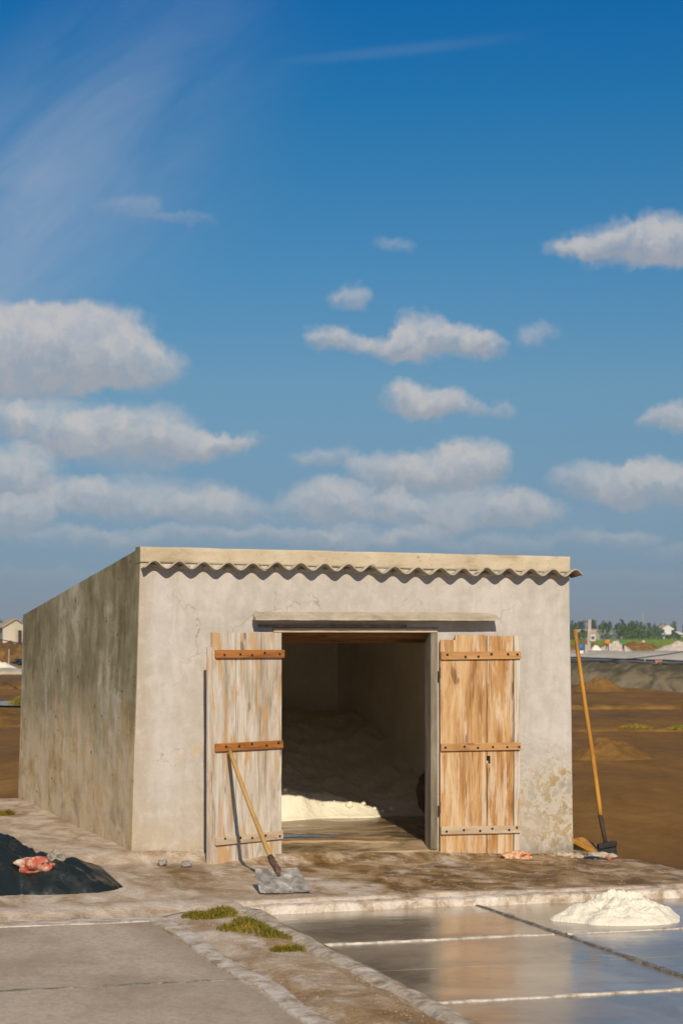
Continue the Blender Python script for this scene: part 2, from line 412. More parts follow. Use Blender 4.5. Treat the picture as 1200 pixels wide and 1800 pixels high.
def mat_wood(name, stops, streak, grain_axis='z', streak_amt=0.6, pale=None, pale_amt=0.0, rough=0.8):
    m, nt, bs = material(name)
    c0 = coords(nt)
    c, rnd = obj_random(nt, c0, 13.0)
    s = {'z': (1, 1, 0.055), 'x': (0.055, 1, 1)}[grain_axis]
    g = scale_vec(nt, c, s)
    broad = noise(nt, scale_vec(nt, c, {'z': (1, 1, 0.12), 'x': (0.12, 1, 1)}[grain_axis]), 9, 6, 0.66, 0.9)
    grain = noise(nt, g, 60, 6, 0.62, 0.6)
    col = ramp(nt, math_(nt, 'ADD', math_(nt, 'MULTIPLY', broad, 0.7), math_(nt, 'MULTIPLY', grain, 0.3)), stops)
    st = noise(nt, scale_vec(nt, c, {'z': (1, 1, 0.14), 'x': (0.14, 1, 1)}[grain_axis], (3, 1, 7)), 12, 5, 0.64, 0.8)
    col = mix(nt, mapr(nt, st, 0.50, 0.62, 0, streak_amt, True), col, streak)
    if pale is not None:
        pl = noise(nt, scale_vec(nt, c, {'z': (1, 1, 0.10), 'x': (0.10, 1, 1)}[grain_axis], (9, 4, 2)), 14, 5, 0.64, 0.5)
        col = mix(nt, mapr(nt, pl, 0.505, 0.60, 0, pale_amt, True), col, pale)
    knot = noise(nt, scale_vec(nt, c, {'z': (1, 1, 0.35), 'x': (0.35, 1, 1)}[grain_axis], (5, 2, 1)), 9, 2, 0.5, 0.3)
    col = mix(nt, mapr(nt, knot, 0.66, 0.74, 0, 0.7, True), col, tuple(x * 0.45 for x in stops[0][1]))
    crack = mapr(nt, grain, 0.30, 0.36, 1, 0)
    col = mix(nt, math_(nt, 'MULTIPLY', crack, 0.55), col, tuple(x * 0.4 for x in stops[0][1]))
    col = mix(nt, math_(nt, 'MULTIPLY', math_(nt, 'SUBTRACT', rnd, 0.5), 0.25), col, stops[-1][1])
    zz = sepxyz(nt, c0)[2]
    setp(nt, bs, color=col, rough=rough, spec=0.25, normal=bump(nt, math_(nt, 'ADD', grain, broad), 0.55, 0.006))
    return m

def mat_yard():
    m, nt, bs = material('yard_mud_and_cement')
    c = coords(nt); x, y, z = sepxyz(nt, c)
    cs = scale_vec(nt, c, (1.15, 0.62, 1))
    big = noise(nt, cs, 0.75, 6, 0.6, 0.5)
    mid = noise(nt, cs, 2.6, 6, 0.62, 0.8)
    fine = noise(nt, c, 26, 5, 0.65)
    pale = ramp(nt, mid, [(0.38, (.33, .235, .15)), (0.5, (.455, .352, .255)), (0.6, (.56, .47, .37))])
    damp = ramp(nt, mid, [(0.38, (.13, .073, .025)), (0.46, (.215, .128, .050)), (0.54, (.31, .197, .095)), (0.63, (.46, .345, .225))])
    # the trodden ground before the doorway and to its right stays damp
    wet = math_(nt, 'ADD', mapr(nt, x, 0.1, 1.7, 0, 0.42, True), math_(nt, 'MULTIPLY', math_(nt, 'SUBTRACT', big, 0.5), 2.3))
    wet = math_(nt, 'ADD', wet, mapr(nt, y, -2.1, -2.6, 0, 0.12))
    col = mix(nt, mapr(nt, wet, 0.05, 0.42, 0, 1, True), pale, damp)
    spots = math_(nt, 'MULTIPLY', mapr(nt, noise(nt, scale_vec(nt, c, (1.0, 0.6, 1)), 5.5, 6, 0.66, 0.4), 0.55, 0.61, 0, 0.65), mapr(nt, x, 0.2, 1.6, 0.25, 1))
    col = mix(nt, spots, col, (.105, .055, .018))
    # strip between the pans: brown middle
    pathm = math_(nt, 'MULTIPLY', mapr(nt, y, -3.0, -3.4, 0, 1), mapr(nt, noise(nt, scale_vec(nt, c, (1.8, 0.5, 1)), 1.7, 5, 0.6, 0.6), 0.42, 0.58, 1, 0.1))
    col = mix(nt, math_(nt, 'MULTIPLY', pathm, 0.8), col, (.29, .18, .082))
    # salt bloom along the pan edges and in blotches
    sn = noise(nt, scale_vec(nt, c, (1.2, 0.7, 1)), 4.0, 6, 0.68, 0.4)
    rim = math_(nt, 'MULTIPLY', mapr(nt, math_(nt, 'ABSOLUTE', math_(nt, 'ADD', y, 2.45)), 0.0, 0.20, 1, 0), mapr(nt, sn, 0.35, 0.6, 0.1, 0.9))
    blot = mapr(nt, math_(nt, 'ADD', sn, math_(nt, 'MULTIPLY', math_(nt, 'SUBTRACT', big, 0.5), -0.5)), 0.55, 0.68, 0, 0.8)
    col = mix(nt, math_(nt, 'MAXIMUM', rim, blot), col, (.60, .52, .45))
    h = math_(nt, 'ADD', math_(nt, 'MULTIPLY', mid, 1.6), math_(nt, 'ADD', math_(nt, 'MULTIPLY', fine, 0.5), math_(nt, 'MULTIPLY', noise(nt, c, 9, 5, 0.65), 0.9)))
    rough = mix(nt, math_(nt, 'MAXIMUM', spots, mapr(nt, wet, 0.3, 0.7, 0, 0.45)), (.92, .92, .92), (.45, .45, .45))
    gr = noise(nt, c, 55, 4, 0.7)
    col = mix(nt, mapr(nt, gr, 0.52, 0.7, 0, 0.45), col, (.16, .105, .055))
    setp(nt, bs, color=col, rough=rough, spec=0.25, normal=bump(nt, h, 0.9, 0.02))
    return m

def mat_field():
    m, nt, bs = material('wet_brown_sand')
    c = coords(nt); x, y, z = sepxyz(nt, c)
    big = noise(nt, scale_vec(nt, c, (0.06, 0.07, 1)), 1.0, 5, 0.6, 0.6)
    band = noise(nt, scale_vec(nt, c, (0.9, 0.30, 1)), 1.3, 6, 0.68, 0.6)
    fine = noise(nt, scale_vec(nt, c, (2.4, 0.9, 1)), 3.0, 6, 0.7)
    col = ramp(nt, math_(nt, 'ADD', math_(nt, 'MULTIPLY', big, 0.5), math_(nt, 'ADD', math_(nt, 'MULTIPLY', band, 0.35), math_(nt, 'MULTIPLY', fine, 0.15))),
               [(0.40, (.105, .052, .010)), (0.47, (.160, .079, .016)), (0.54, (.208, .105, .023)), (0.62, (.275, .152, .045))])
    # salt-whitened streaks
    wht = mapr(nt, noise(nt, scale_vec(nt, c, (0.10, 0.75, 1)), 1.3, 6, 0.66, 0.5), 0.63, 0.74, 0, 0.5)
    col = mix(nt, wht, col, (.36, .25, .14))
    far = mapr(nt, y, 120, 240, 0, 1)
    farn = noise(nt, scale_vec(nt, c, (0.02, 0.05, 1)), 1.0, 5, 0.65)
    col = mix(nt, far, col, ramp(nt, farn, [(0.35, (.17, .11, .06)), (0.5, (.30, .22, .15)), (0.6, (.50, .44, .37)), (0.7, (.19, .17, .07))]))
    col = mix(nt, mapr(nt, y, 300, 420, 0, 1), col, ramp(nt, farn, [(0.35, (.07, .10, .02)), (0.7, (.12, .17, .03))]))
    setp(nt, bs, color=col, rough=mapr(nt, big, 0.35, 0.6, 0.6, 0.95), spec=0.12, normal=bump(nt, math_(nt, 'ADD', band, fine), 0.5, 0.02))
    return m

def mat_dry_slab():
    m, nt, bs = material('dry_cement_slab')
    c = coords(nt); x, y, z = sepxyz(nt, c)
    big = noise(nt, scale_vec(nt, c, (0.9, 0.6, 1)), 1.3, 6, 0.64, 0.5)
    grit = noise(nt, scale_vec(nt, c, (1, 0.6, 1)), 34, 6, 0.75); g2 = noise(nt, scale_vec(nt, c, (1, 0.6, 1)), 120, 2, 0.6)
    col = ramp(nt, big, [(0.38, (.35, .275, .20)), (0.5, (.445, .36, .275)), (0.6, (.50, .41, .32))])
    col = mix(nt, mapr(nt, grit, 0.36, 0.60, 0.6, 0.0), col, (.27, .21, .155))
    col = mix(nt, mapr(nt, g2, 0.66, 0.72, 0, 0.6), col, (.72, .66, .58))
    edge = mapr(nt, math_(nt, 'ADD', x, math_(nt, 'MULTIPLY', big, 0.5)), -0.42, -0.1, 0, 0.6)
    col = mix(nt, edge, col, (.27, .215, .16))
    setp(nt, bs, color=col, rough=0.82, spec=0.3, normal=bump(nt, math_(nt, 'ADD', grit, math_(nt, 'MULTIPLY', g2, 0.5)), 0.5, 0.004))
    return m

def mat_wet_slab():
    m, nt, bs = material('flooded_cement_slab')
    c = coords(nt)
    big = noise(nt, scale_vec(nt, c, (0.8, 0.8, 1)), 1.2, 6, 0.62, 0.6)
    mud = noise(nt, scale_vec(nt, c, (0.9, 1.2, 1)), 1.5, 6, 0.62, 0.5)
    col = ramp(nt, big, [(0.38, (.19, .155, .11)), (0.5, (.30, .245, .18)), (0.62, (.39, .31, .225))])
    col = mix(nt, mapr(nt, mud, 0.60, 0.70, 0, 0.5), col, (.24, .19, .14))
    scum = mapr(nt, noise(nt, c, 34, 3, 0.6), 0.70, 0.75, 0, 1)
    scum = math_(nt, 'MULTIPLY', scum, mapr(nt, noise(nt, c, 1.7, 3, 0.5), 0.56, 0.64, 0, 0.8))
    col = mix(nt, scum, col, (.75, .72, .66))
    rip = noise(nt, scale_vec(nt, c, (1.0, 3.2, 1)), 3.2, 4, 0.55)
    rip2 = noise(nt, scale_vec(nt, c, (1.2, 6.0, 1)), 9.0, 3, 0.5)
    nb = bump(nt, math_(nt, 'ADD', rip, math_(nt, 'MULTIPLY', rip2, 0.35)), 0.11, 0.02)
    film = mapr(nt, mud, 0.38, 0.60, 0.07, 0.24)
    setp(nt, bs, color=col, rough=0.5, spec=0.3, coat=1.0, coat_ior=1.5, coat_rough=film, coat_normal=nb,
         normal=bump(nt, noise(nt, c, 30, 4, 0.6), 0.15, 0.004))
    return m

def mat_salt(name='salt', tint=(.80, .745, .62)):
    m, nt, bs = material(name)
    c = coords(nt)
    n1 = noise(nt, c, 16, 6, 0.68, 0.3); n2 = noise(nt, c, 80, 3, 0.6)
    col = ramp(nt, noise(nt, c, 5, 5, 0.6), [(0.3, tuple(x * .88 for x in tint)), (0.55, tint), (0.75, tuple(min(.9, x * 1.06) for x in tint))])
    setp(nt, bs, color=col, rough=0.75, spec=0.35, normal=bump(nt, math_(nt, 'ADD', n1, math_(nt, 'MULTIPLY', n2, 0.35)), 0.8, 0.025))
    return m

def mat_crust(name='salt_crust', stops=None, sc=7.0):
    m, nt, bs = material(name)
    c = coords(nt)
    n1 = noise(nt, c, sc, 6, 0.66, 0.6); n2 = noise(nt, c, sc * 8, 4, 0.62)
    stops = stops or [(0.38, (.27, .205, .14)), (0.45, (.40, .325, .25)), (0.52, (.52, .455, .39)), (0.62, (.62, .565, .515))]
    setp(nt, bs, color=ramp(nt, math_(nt, 'ADD', math_(nt, 'MULTIPLY', n1, 0.75), math_(nt, 'MULTIPLY', n2, 0.25)), stops), rough=0.85, spec=0.3,
         normal=bump(nt, math_(nt, 'ADD', math_(nt, 'MULTIPLY', n1, 0.4), n2), 0.7, 0.006))
    return m

def mat_plastic_black():
    m, nt, bs = material('black_plastic_sheet')
    c = coords(nt)
    w_ = noise(nt, scale_vec(nt, c, (1.4, 2.6, 1.0)), 2.2, 3, 0.5, 0.8)
    dust = noise(nt, c, 6, 5, 0.65)
    col = mix(nt, mapr(nt, dust, 0.55, 0.75, 0, 0.25), (.010, .014, .012), (.10, .085, .06))
    setp(nt, bs, color=col, rough=mapr(nt, dust, 0.4, 0.7, 0.12, 0.40), spec=0.7, normal=bump(nt, w_, 0.8, 0.03))
    return m

def mat_foliage(name, a, b, y_=None, sc=3.0):
    m, nt, bs = material(name)
    c = coords(nt)
    n = noise(nt, c, sc, 3, 0.6)
    col = ramp(nt, n, [(0.32, a), (0.62, b)] + ([(0.74, y_)] if y_ else []))
    setp(nt, bs, color=col, rough=0.75, spec=0.2)
    return m

MT = {}
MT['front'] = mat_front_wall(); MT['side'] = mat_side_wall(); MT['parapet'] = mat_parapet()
MT['interior'] = plain('bounce_pale_inner_render', (.82, .76, .61), 0.95, 0.10, 2.0, 0.15)  # inner render made paler to bounce more light inside the shed
MT['sheet'] = plain('asbestos_cement_sheet', (.36, .325, .255), 0.9, 0.3, 5.0, 0.2)
MT['awn'] = mat_crust('awning_cement', [(0.3, (.24, .20, .15)), (0.5, (.40, .345, .26)), (0.7, (.52, .46, .37))], 4.0)
MT['frame'] = mat_wood('grey_frame_wood', [(0.36, (.12, .10, .07)), (0.5, (.20, .175, .135)), (0.64, (.29, .26, .21))], (.16, .11, .06), 'z', 0.4)
MT['wood_l'] = mat_wood('bleached_plank', [(0.37, (.24, .185, .13)), (0.45, (.39, .325, .255)), (0.52, (.50, .445, .38)), (0.62, (.60, .555, .495))], (.47, .255, .080), 'z', 0.75)
MT['wood_r'] = mat_wood('tan_plank', [(0.37, (.19, .085, .026)), (0.45, (.35, .185, .07)), (0.52, (.47, .285, .13)), (0.62, (.55, .385, .225))], (.33, .145, .040), 'z', 0.6, (.60, .50, .385), 0.6)
MT['bat_o'] = mat_wood('orange_batten', [(0.32, (.17, .055, .014)), (0.48, (.33, .125, .03)), (0.65, (.46, .20, .055))], (.11, .035, .012), 'x', 0.6)
MT['bat_t'] = mat_wood('tan_batten', [(0.32, (.28, .13, .045)), (0.48, (.42, .22, .085)), (0.65, (.50, .31, .15))], (.22, .09, .03), 'x', 0.5)
MT['bat_p'] = mat_wood('pale_batten', [(0.32, (.36, .265, .17)), (0.48, (.47, .37, .265)), (0.65, (.53, .45, .35))], (.30, .17, .08), 'x', 0.45)
MT['beam'] = mat_wood('roof_timber', [(0.32, (.16, .075, .022)), (0.5, (.30, .15, .045)), (0.7, (.42, .23, .075))], (.08, .035, .012), 'x', 0.6)
MT['nail'] = plain('rusty_nail', (.03, .018, .012), 0.8, 0.3, 60, 0.3)
MT['iron'] = plain('rusty_iron', (.09, .05, .03), 0.7, 0.4, 30, 0.4)
MT['yard'] = mat_yard(); MT['field'] = mat_field()
MT['dry'] = mat_dry_slab(); MT['wet'] = mat_wet_slab()
MT['salt'] = mat_salt(); MT['salt_old'] = mat_salt('stored_salt', (.80, .755, .62))
MT['crust'] = mat_crust()
MT['curb'] = mat_crust('salted_curb', [(0.34, (.17, .13, .085)), (0.44, (.31, .25, .18)), (0.52, (.44, .37, .285)), (0.62, (.55, .48, .41)), (0.76, (.62, .56, .50))], 11.0)
MT['ridge'] = mat_crust('white_ridge', [(0.38, (.24, .20, .16)), (0.48, (.44, .39, .33)), (0.6, (.60, .55, .49))], 11.0)
MT['ridge_d'] = mat_crust('stony_ridge', [(0.35, (.08, .072, .060)), (0.5, (.16, .145, .12)), (0.60, (.30, .275, .24)), (0.75, (.55, .52, .47))], 14.0)
MT['tarp'] = mat_plastic_black()


# ------------------------------------------------------------------ setting: field, yard, pans
def frange(a, b, step):
    n = max(1, int(round((b - a) / step))); return [a + (b - a) * i / n for i in range(n + 1)]

FIELD_Z = -0.25
def field_z(x, y):
    if y > 130: return FIELD_Z + 0.25 * sm(130, 220, y)
    return FIELD_Z + 0.018 * fbm(x * 0.5, y * 0.5, 2, 4) + 0.03 * fbm(x * 0.08, y * 0.08, 5, 3)

xs = [-2600, -1400, -700, -350, -180, -90] + frange(-50, -14, 2.0) + frange(-13.6, 16, 0.4) + frange(18, 50, 2.0) + [90, 180, 350, 700, 1400, 2600]
ys = [-120, -60, -30] + frange(-20, 14, 2.0) + frange(14.5, 46, 0.35) + frange(47, 130, 1.5) + frange(136, 300, 12) + [360, 450, 600, 800, 1200, 2000, 3500]
ground = grid_mesh('ground', xs, ys, field_z, MT['field'])
tag(ground, 'damp brown sand flats stretching to the horizon', None, kind='structure')

def yard_z(u, v):
    t = min(1.0, max(0.0, -v / 2.6))
    z = (1 - t) * (-0.033 * min(4.5, max(0.0, u))) + t * -0.12
    if v > 0: z -= 0.008 * v
    z -= 0.060 * sm(-0.02, -0.34, v) * (1 - t) * (1 - 0.6 * sm(1.5, 3.2, u))
    edge = 4.25 + 2.4 * sm(-1.55, -2.1, v) - 0.25 * sm(0.2, 1.0, v) + 0.12 * fbm(u * 1.1, v * 1.1, 1, 3)
    z -= 0.20 * sm(edge - 0.03, edge + 0.22, u)
    z -= 0.30 * sm(6.55, 6.95, v + 0.15 * fbm(u, v, 3, 3))
    z -= 0.045 * sm(-2.45, -2.74, v) * (1 - sm(0.15, 0.35, u)) + 0.16 * sm(-2.40, -2.52, v) * sm(0.26, 0.36, u)
    rough = 0.012 * fbm(u * 1.3, v * 1.7, 0, 5) + 0.004 * fbm(u * 7, v * 7, 4, 3)
    return z + rough

yard = grid_mesh('yard', frange(-5, 6.8, 0.04), frange(-2.76, 2.0, 0.035) + frange(2.1, 7.4, 0.1), yard_z, MT['yard'], skirt=0.15)
place(yard, 0, 0); tag(yard, 'trodden pale mud and cement yard before the shed', None, kind='structure')

def path_z(u, v):
    return -0.125 + 0.014 * fbm(u * 1.6, v * 1.2, 0, 5) + 0.005 * fbm(u * 8, v * 8, 4, 3) - 0.03 * sm(0.12, 0.3, abs(u + 0.05))
path = grid_mesh('path', frange(-0.46, 0.36, 0.035), frange(-21, -9, 0.15) + frange(-8.95, -2.76, 0.035), path_z, MT['yard'], skirt=0.15)
place(path, 0, 0); tag(path, 'brown and white salted strip between the two pans', None, kind='structure')

def ridge(name, pts, width, height, z, mat, parent=None, step=0.03, wob=0.015, seed=0, n=9, rough=0.3):
    """an uneven half-round strip of mortar or crust along a polyline of (u, v)"""
    P = []
    for a, b in zip(pts[:-1], pts[1:]):
        a, b = Vector((*a, 0)), Vector((*b, 0)); k = max(1, int((b - a).length / step))
        P += [a.lerp(b, i / k) for i in range(k)]
    P.append(Vector((*pts[-1], 0)))
    vs, fs = [], []
    for i, p in enumerate(P):
        t = (P[min(i + 2, len(P) - 1)] - P[max(i - 2, 0)]).normalized(); s = Vector((t.y, -t.x, 0))
        off = wob * fbm(p.x * 1.5 + seed, p.y * 1.5, 1, 1)
        w_ = width * (1 + rough * fbm(p.x * 2 + seed, p.y * 2, 9, 2)); h_ = height * (1 + rough * 0.9 * fbm(p.x * 4.5, p.y * 4.5 + seed, 5, 4))
        for j in range(n):
            a = math.pi * j / (n - 1)
            q = p + s * (off + math.cos(a) * w_ / 2)
            hz = math.sin(a) ** 0.8 * h_ * (1 + rough * 0.8 * fbm(q.x * 11, q.y * 11, seed, 2)) if 0 < j < n - 1 else -0.12
            vs.append((q.x, q.y, z + hz))
    for i in range(len(P) - 1):
        for j in range(n - 1):
            fs.append((i * n + j, (i + 1) * n + j, (i + 1) * n + j + 1, i * n + j + 1))
    me = bpy.data.meshes.new(name); me.from_pydata(vs, [], fs); me.update()
    return link(name, me, mat, parent, True)

def slab(name, u0, u1, v0, v1, z, mat, parent, seed=0):
    mb = MB(); mb.box(u0, u1, v0, v1, z - 0.06, z, jit=0.002)
    return mb.build(name, mat, parent, bevel=0.004)

pan_l = empty('drying_pan', W(0, 0), PHI); tag(pan_l, 'dry grey cement pan at the lower left', None, kind='structure')
PZ_L = -0.16
for i, (a, b) in enumerate([(-5.365, -2.88), (-8.0, -5.39), (-10.6, -8.02), (-13.3, -10.62), (-21, -13.32)]):
    slab('slab', -7.0, -0.44, a, b, PZ_L - 0.002 * (i % 2), MT['dry'], pan_l)
MB().box(-7.0, -0.44, -21, -2.88, -0.26, -0.215).build('bed', MT['iron'], pan_l)
ridge('rim', [(-0.40, -2.86), (-0.41, -5.0), (-0.38, -7.5), (-0.4, -12)], 0.13, 0.009, -0.151, MT['crust'], pan_l, seed=3, wob=0.05, rough=0.03, n=13)
ridge('joint', [(-7, -5.378), (-0.46, -5.378)], 0.034, 0.010, PZ_L - 0.004, MT['ridge_d'], pan_l, seed=31, rough=0.7)
ridge('joint', [(-7, -8.01), (-0.46, -8.01)], 0.034, 0.010, PZ_L - 0.004, MT['ridge_d'], pan_l, seed=32, rough=0.7)
ridge('rim', [(-6.5, -2.84), (-2.0, -2.83), (-0.4, -2.83)], 0.24, 0.006, -0.158, MT['crust'], pan_l, seed=5, wob=0.06, rough=0.2, n=13)

pan_r = empty('salt_pan', W(0, 0), PHI); tag(pan_r, 'flooded evaporation pan mirroring the shed and the sky', None, kind='structure')
PZ = -0.20
rows = [-2.50, -4.05, -5.10, -6.20, -7.3, -8.4, -10.6, -13.0, -21.0]
for (ua, ub) in [(0.36, 2.045), (2.055, 6.4)]:
    for i in range(len(rows) - 1):
        g0 = 0.004
        slab('slab', ua, ub, rows[i + 1] + g0, rows[i] - g0, PZ - 0.0015 * ((i * 7 + int(ua)) % 3), MT['wet'], pan_r)
MB().box(0.3, 6.4, -21, -2.5, -0.30, -0.262).build('bed', MT['iron'], pan_r)
for i, vv in enumerate([-4.05, -6.20, -8.4, -10.6]):
    ridge('divider', [(0.38, vv), (2.0, vv + 0.01)], 0.040, 0.010, PZ, MT['ridge'], pan_r, seed=i, wob=0.02, rough=0.5)
    ridge('divider', [(2.09, vv), (6.35, vv + 0.02)], 0.040, 0.010, PZ, MT['ridge'], pan_r, seed=i + 7, wob=0.02, rough=0.5)
ridge('divider', [(2.04, -2.48), (2.06, -4.3), (2.06, -6.5), (2.05, -12)], 0.040, 0.011, PZ, MT['ridge_d'], pan_r, seed=21, rough=0.55)
ridge('curb', [(0.31, -2.76), (0.27, -3.5), (0.26, -5.0), (0.25, -7.0), (0.25, -12)], 0.19, 0.072, PZ, MT['curb'], pan_r, seed=11, n=17, wob=0.05, rough=0.12)
ridge('curb', [(0.31, -2.76), (0.24, -2.62), (0.10, -2.55)], 0.18, 0.040, -0.17, MT['curb'], pan_r, seed=12, n=13, rough=0.12)
ridge('curb', [(0.26, -2.50), (1.2, -2.47), (2.6, -2.46), (4.2, -2.47), (6.3, -2.46)], 0.14, 0.028, -0.165, MT['crust'], pan_r, seed=13, wob=0.05, n=13, rough=0.25)

# shallow water lying out on the flats
def mat_water():
    m, nt, bs = material('still_brine')
    c = coords(nt)
    setp(nt, bs, color=(.10, .085, .07), rough=0.12, spec=0.5, normal=bump(nt, noise(nt, c, 3, 3, 0.5), 0.05, 0.02))
    return m
MT['water'] = mat_water()
def water(name, x0, x1, y0, y1, label, seed):
    n = 40; vs = []; fs = []
    for i in range(n + 1):
        x = x0 + (x1 - x0) * i / n; m_ = 0.5 * (y0 + y1) + 0.3 * (y1 - y0) * fbm(x * 0.2, seed, 0, 3); w_ = (y1 - y0) * 0.5 * (0.75 + 0.5 * fbm(x * 0.3 + 9, seed, 0, 3)) * min(1, 6 * min(i, n - i) / n + 0.05)
        vs += [(x, m_ - w_, 0), (x, m_ + w_, 0)]
    for i in range(n): fs.append((2 * i, 2 * i + 2, 2 * i + 3, 2 * i + 1))
    me = bpy.data.meshes.new(name); me.from_pydata(vs, [], fs); me.update()
    o = link(name, me, MT['water']); o.location = (0, 0, FIELD_Z + 0.055)
    return tag(o, label, None, kind='structure')
water('water', -16, -6.5, 58, 63, 'narrow water channel across the left flats', 1)
water('water', -14, -6.0, 50.2, 51.6, 'thin wet strip across the left flats', 2)
water('water', -40, -15, 128, 150, 'far flooded pan beside the white heaps', 3)

def bund(name, pts, width, height, mat, label, seed):
    o = ridge(name, pts, width, height, FIELD_Z, mat, None, step=0.25, wob=0.2, seed=seed, n=11, rough=0.45)
    return tag(o, label, None, kind='structure')
MT['soil'] = plain('dug_soil', (.175, .092, .026), 0.95, 0.45, 1.2, 0.15, 0, 0.8, 0.05)
bund('bund', [(x, 57 + 0.05 * x) for x in range(4, 26, 2)], 2.2, 0.16, MT['soil'], 'low dark earth ridge across the right flats', 1)
bund('bund', [(x, 43.5 - 0.02 * x) for x in range(3, 20, 2)], 0.9, 0.09, MT['soil'], 'low earth ridge with grass on the right flats', 2)
bund('bund', [(x, 80) for x in range(-30, -6, 2)], 3.0, 0.22, MT['soil'], 'broad earth ridge across the left flats', 3)
bund('bund', [(x, 46) for x in range(-16, -4, 2)], 1.3, 0.13, MT['soil'], 'crumbly earth ridge left of the shed', 4)
bund('bund', [(x, 112) for x in range(-40, -9, 2)], 5.0, 0.30, MT['awn'], 'white crusted ridge beside the far flooded pan', 5)
bund('dike', [(x, 158) for x in range(-60, -12, 3)], 12.0, 1.35, MT['soil'], 'brown dike below the small gabled shed', 6)


# ------------------------------------------------------------------ the salt shed
shed = empty('salt_shed', W(0, 0, 0), PHI)
tag(shed, 'weathered cement salt shed with open plank doors and corrugated eave', 'shed')
BW, BD, TH = 3.90, 6.60, 0.16
def uL(z): return 0.07 * max(0.0, z) / 2.48
def uR(z): return BW - 0.04 * max(0.0, z) / 2.44
def top_front(u): return 2.48 - 0.04 * u / BW
def wob(a, b, c): return 0.007 * fbm(a * 1.3, b * 1.3, c * 1.3, 3) + 0.0025 * fbm(a * 6, b * 6, c * 6, 2)

def solid_from_quads(name, P, quads, thick_fn, mats, parent, face_mat=None, bevel_sel=None):
    """P: outer points; a second skin is made by thick_fn; open edges are closed"""
    n = len(P); vs = [Vector(p) for p in P] + [Vector(thick_fn(p)) for p in P]
    fs = [tuple(q) for q in quads] + [tuple(n + i for i in reversed(q)) for q in quads]
    cnt = {}
    for q in quads:
        for a, b in zip(q, q[1:] + q[:1]): cnt[(a, b)] = 1
    for (a, b) in list(cnt):
        if (b, a) not in cnt: fs.append((b, a, n + a, n + b))
    me = bpy.data.meshes.new(name); me.from_pydata(vs, [], fs); me.update()
    bm = bmesh.new(); bm.from_mesh(me)
    bmesh.ops.delete(bm, geom=[v for v in bm.verts if not v.link_faces], context='VERTS')
    bmesh.ops.recalc_face_normals(bm, faces=bm.faces)
    if bevel_sel:
        es = [e for e in bm.edges if bevel_sel(e)]
        bmesh.ops.bevel(bm, geom=es, offset=0.014, segments=2, profile=0.5, affect='EDGES')
    if face_mat:
        bm.normal_update()
        for f in bm.faces: f.material_index = face_mat(f)
    bm.to_mesh(me); bm.free()
    return link(name, me, mats, parent)

OP0, OP1, OPT = 1.19, 2.64, 1.83
us = frange(0, OP0, 0.07) + frange(OP0, OP1, 0.08)[1:] + frange(OP1, BW, 0.07)[1:]
zs = frange(-0.3, OPT, 0.08) + frange(OPT, 2.48, 0.06)[1:]
P = []; quads = []
for z in zs:
    for u in us:
        zz = min(z, top_front(u)) if z < 2.47 else top_front(u) + 0.006 * fbm(u * 3, 1, 0, 3)
        k = u / BW; uu = uL(zz) * (1 - k) + (uR(zz)) * k if not (OP0 - .01 < u < OP1 + .01) else u
        if OP0 - .01 >= u: uu = uL(zz) + (OP0 - uL(zz)) * (u / OP0)
        elif u >= OP1 + .01: uu = OP1 + (uR(zz) - OP1) * ((u - OP1) / (BW - OP1))
        P.append((uu, wob(uu, 0, zz), zz))
nu = len(us)
for j in range(len(zs) - 1):
    for i in range(nu - 1):
        if us[i] > OP0 - .001 and us[i + 1] < OP1 + .001 and zs[j + 1] < OPT + .001: continue
        quads.append((j * nu + i, j * nu + i + 1, (j + 1) * nu + i + 1, (j + 1) * nu + i))
def fm(f):
    n_ = f.normal
    if n_.x < -0.55 and f.calc_center_median().x < 0.5: return 1
    if n_.y > 0.7: return 2
    return 0
def bsel(e):
    a, b = e.verts[0].co, e.verts[1].co
    return abs(a.y) < 0.03 and abs(b.y) < 0.03 and ((max(a.x, b.x) < 0.09 and abs(a.z - b.z) > 0.02) or (min(a.x, b.x) > BW - 0.06 and abs(a.z - b.z) > 0.02) or min(a.z, b.z) > 2.41 and abs(a.x - b.x) > 0.02) and e.is_manifold and e.calc_face_angle() > 0.6
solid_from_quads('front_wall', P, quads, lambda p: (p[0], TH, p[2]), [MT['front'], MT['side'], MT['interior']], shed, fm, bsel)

def side_wall(left):
    vs_ = frange(TH, BD, 0.10); zs_ = [i / 26 for i in range(27)]
    P = []; quads = []; n = len(vs_)
    for t in zs_:
        for v in vs_:
            zt = 2.48 - 0.04 * (0 if left else 1) - 0.0727 * v + 0.004 * fbm(v * 2, 5, 0, 3)
            z = -0.3 + (zt + 0.3) * t
            u = (uL(z) + 0.010 * v / BD + wob(0, v, z)) if left else uR(z) + wob(4, v, z)
            if v == vs_[0]: u = uL(z) if left else uR(z)
            P.append((u, v, z))
    for j in range(len(zs_) - 1):
        for i in range(n - 1):
            q = (j * n + i, (j + 1) * n + i, (j + 1) * n + i + 1, j * n + i + 1)
            quads.append(q if left else tuple(reversed(q)))
    s_ = 0.15 if left else -0.15
    def fm2(f): return 1 if (f.normal.x > 0.5) == left and abs(f.normal.x) > 0.5 else 0
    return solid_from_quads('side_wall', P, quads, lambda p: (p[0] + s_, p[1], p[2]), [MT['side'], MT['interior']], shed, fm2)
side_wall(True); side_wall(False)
MB().box(0.20, BW - 0.19, BD - 0.17, BD - 0.01, -0.3, 1.985).build('back_wall', MT['interior'], shed)

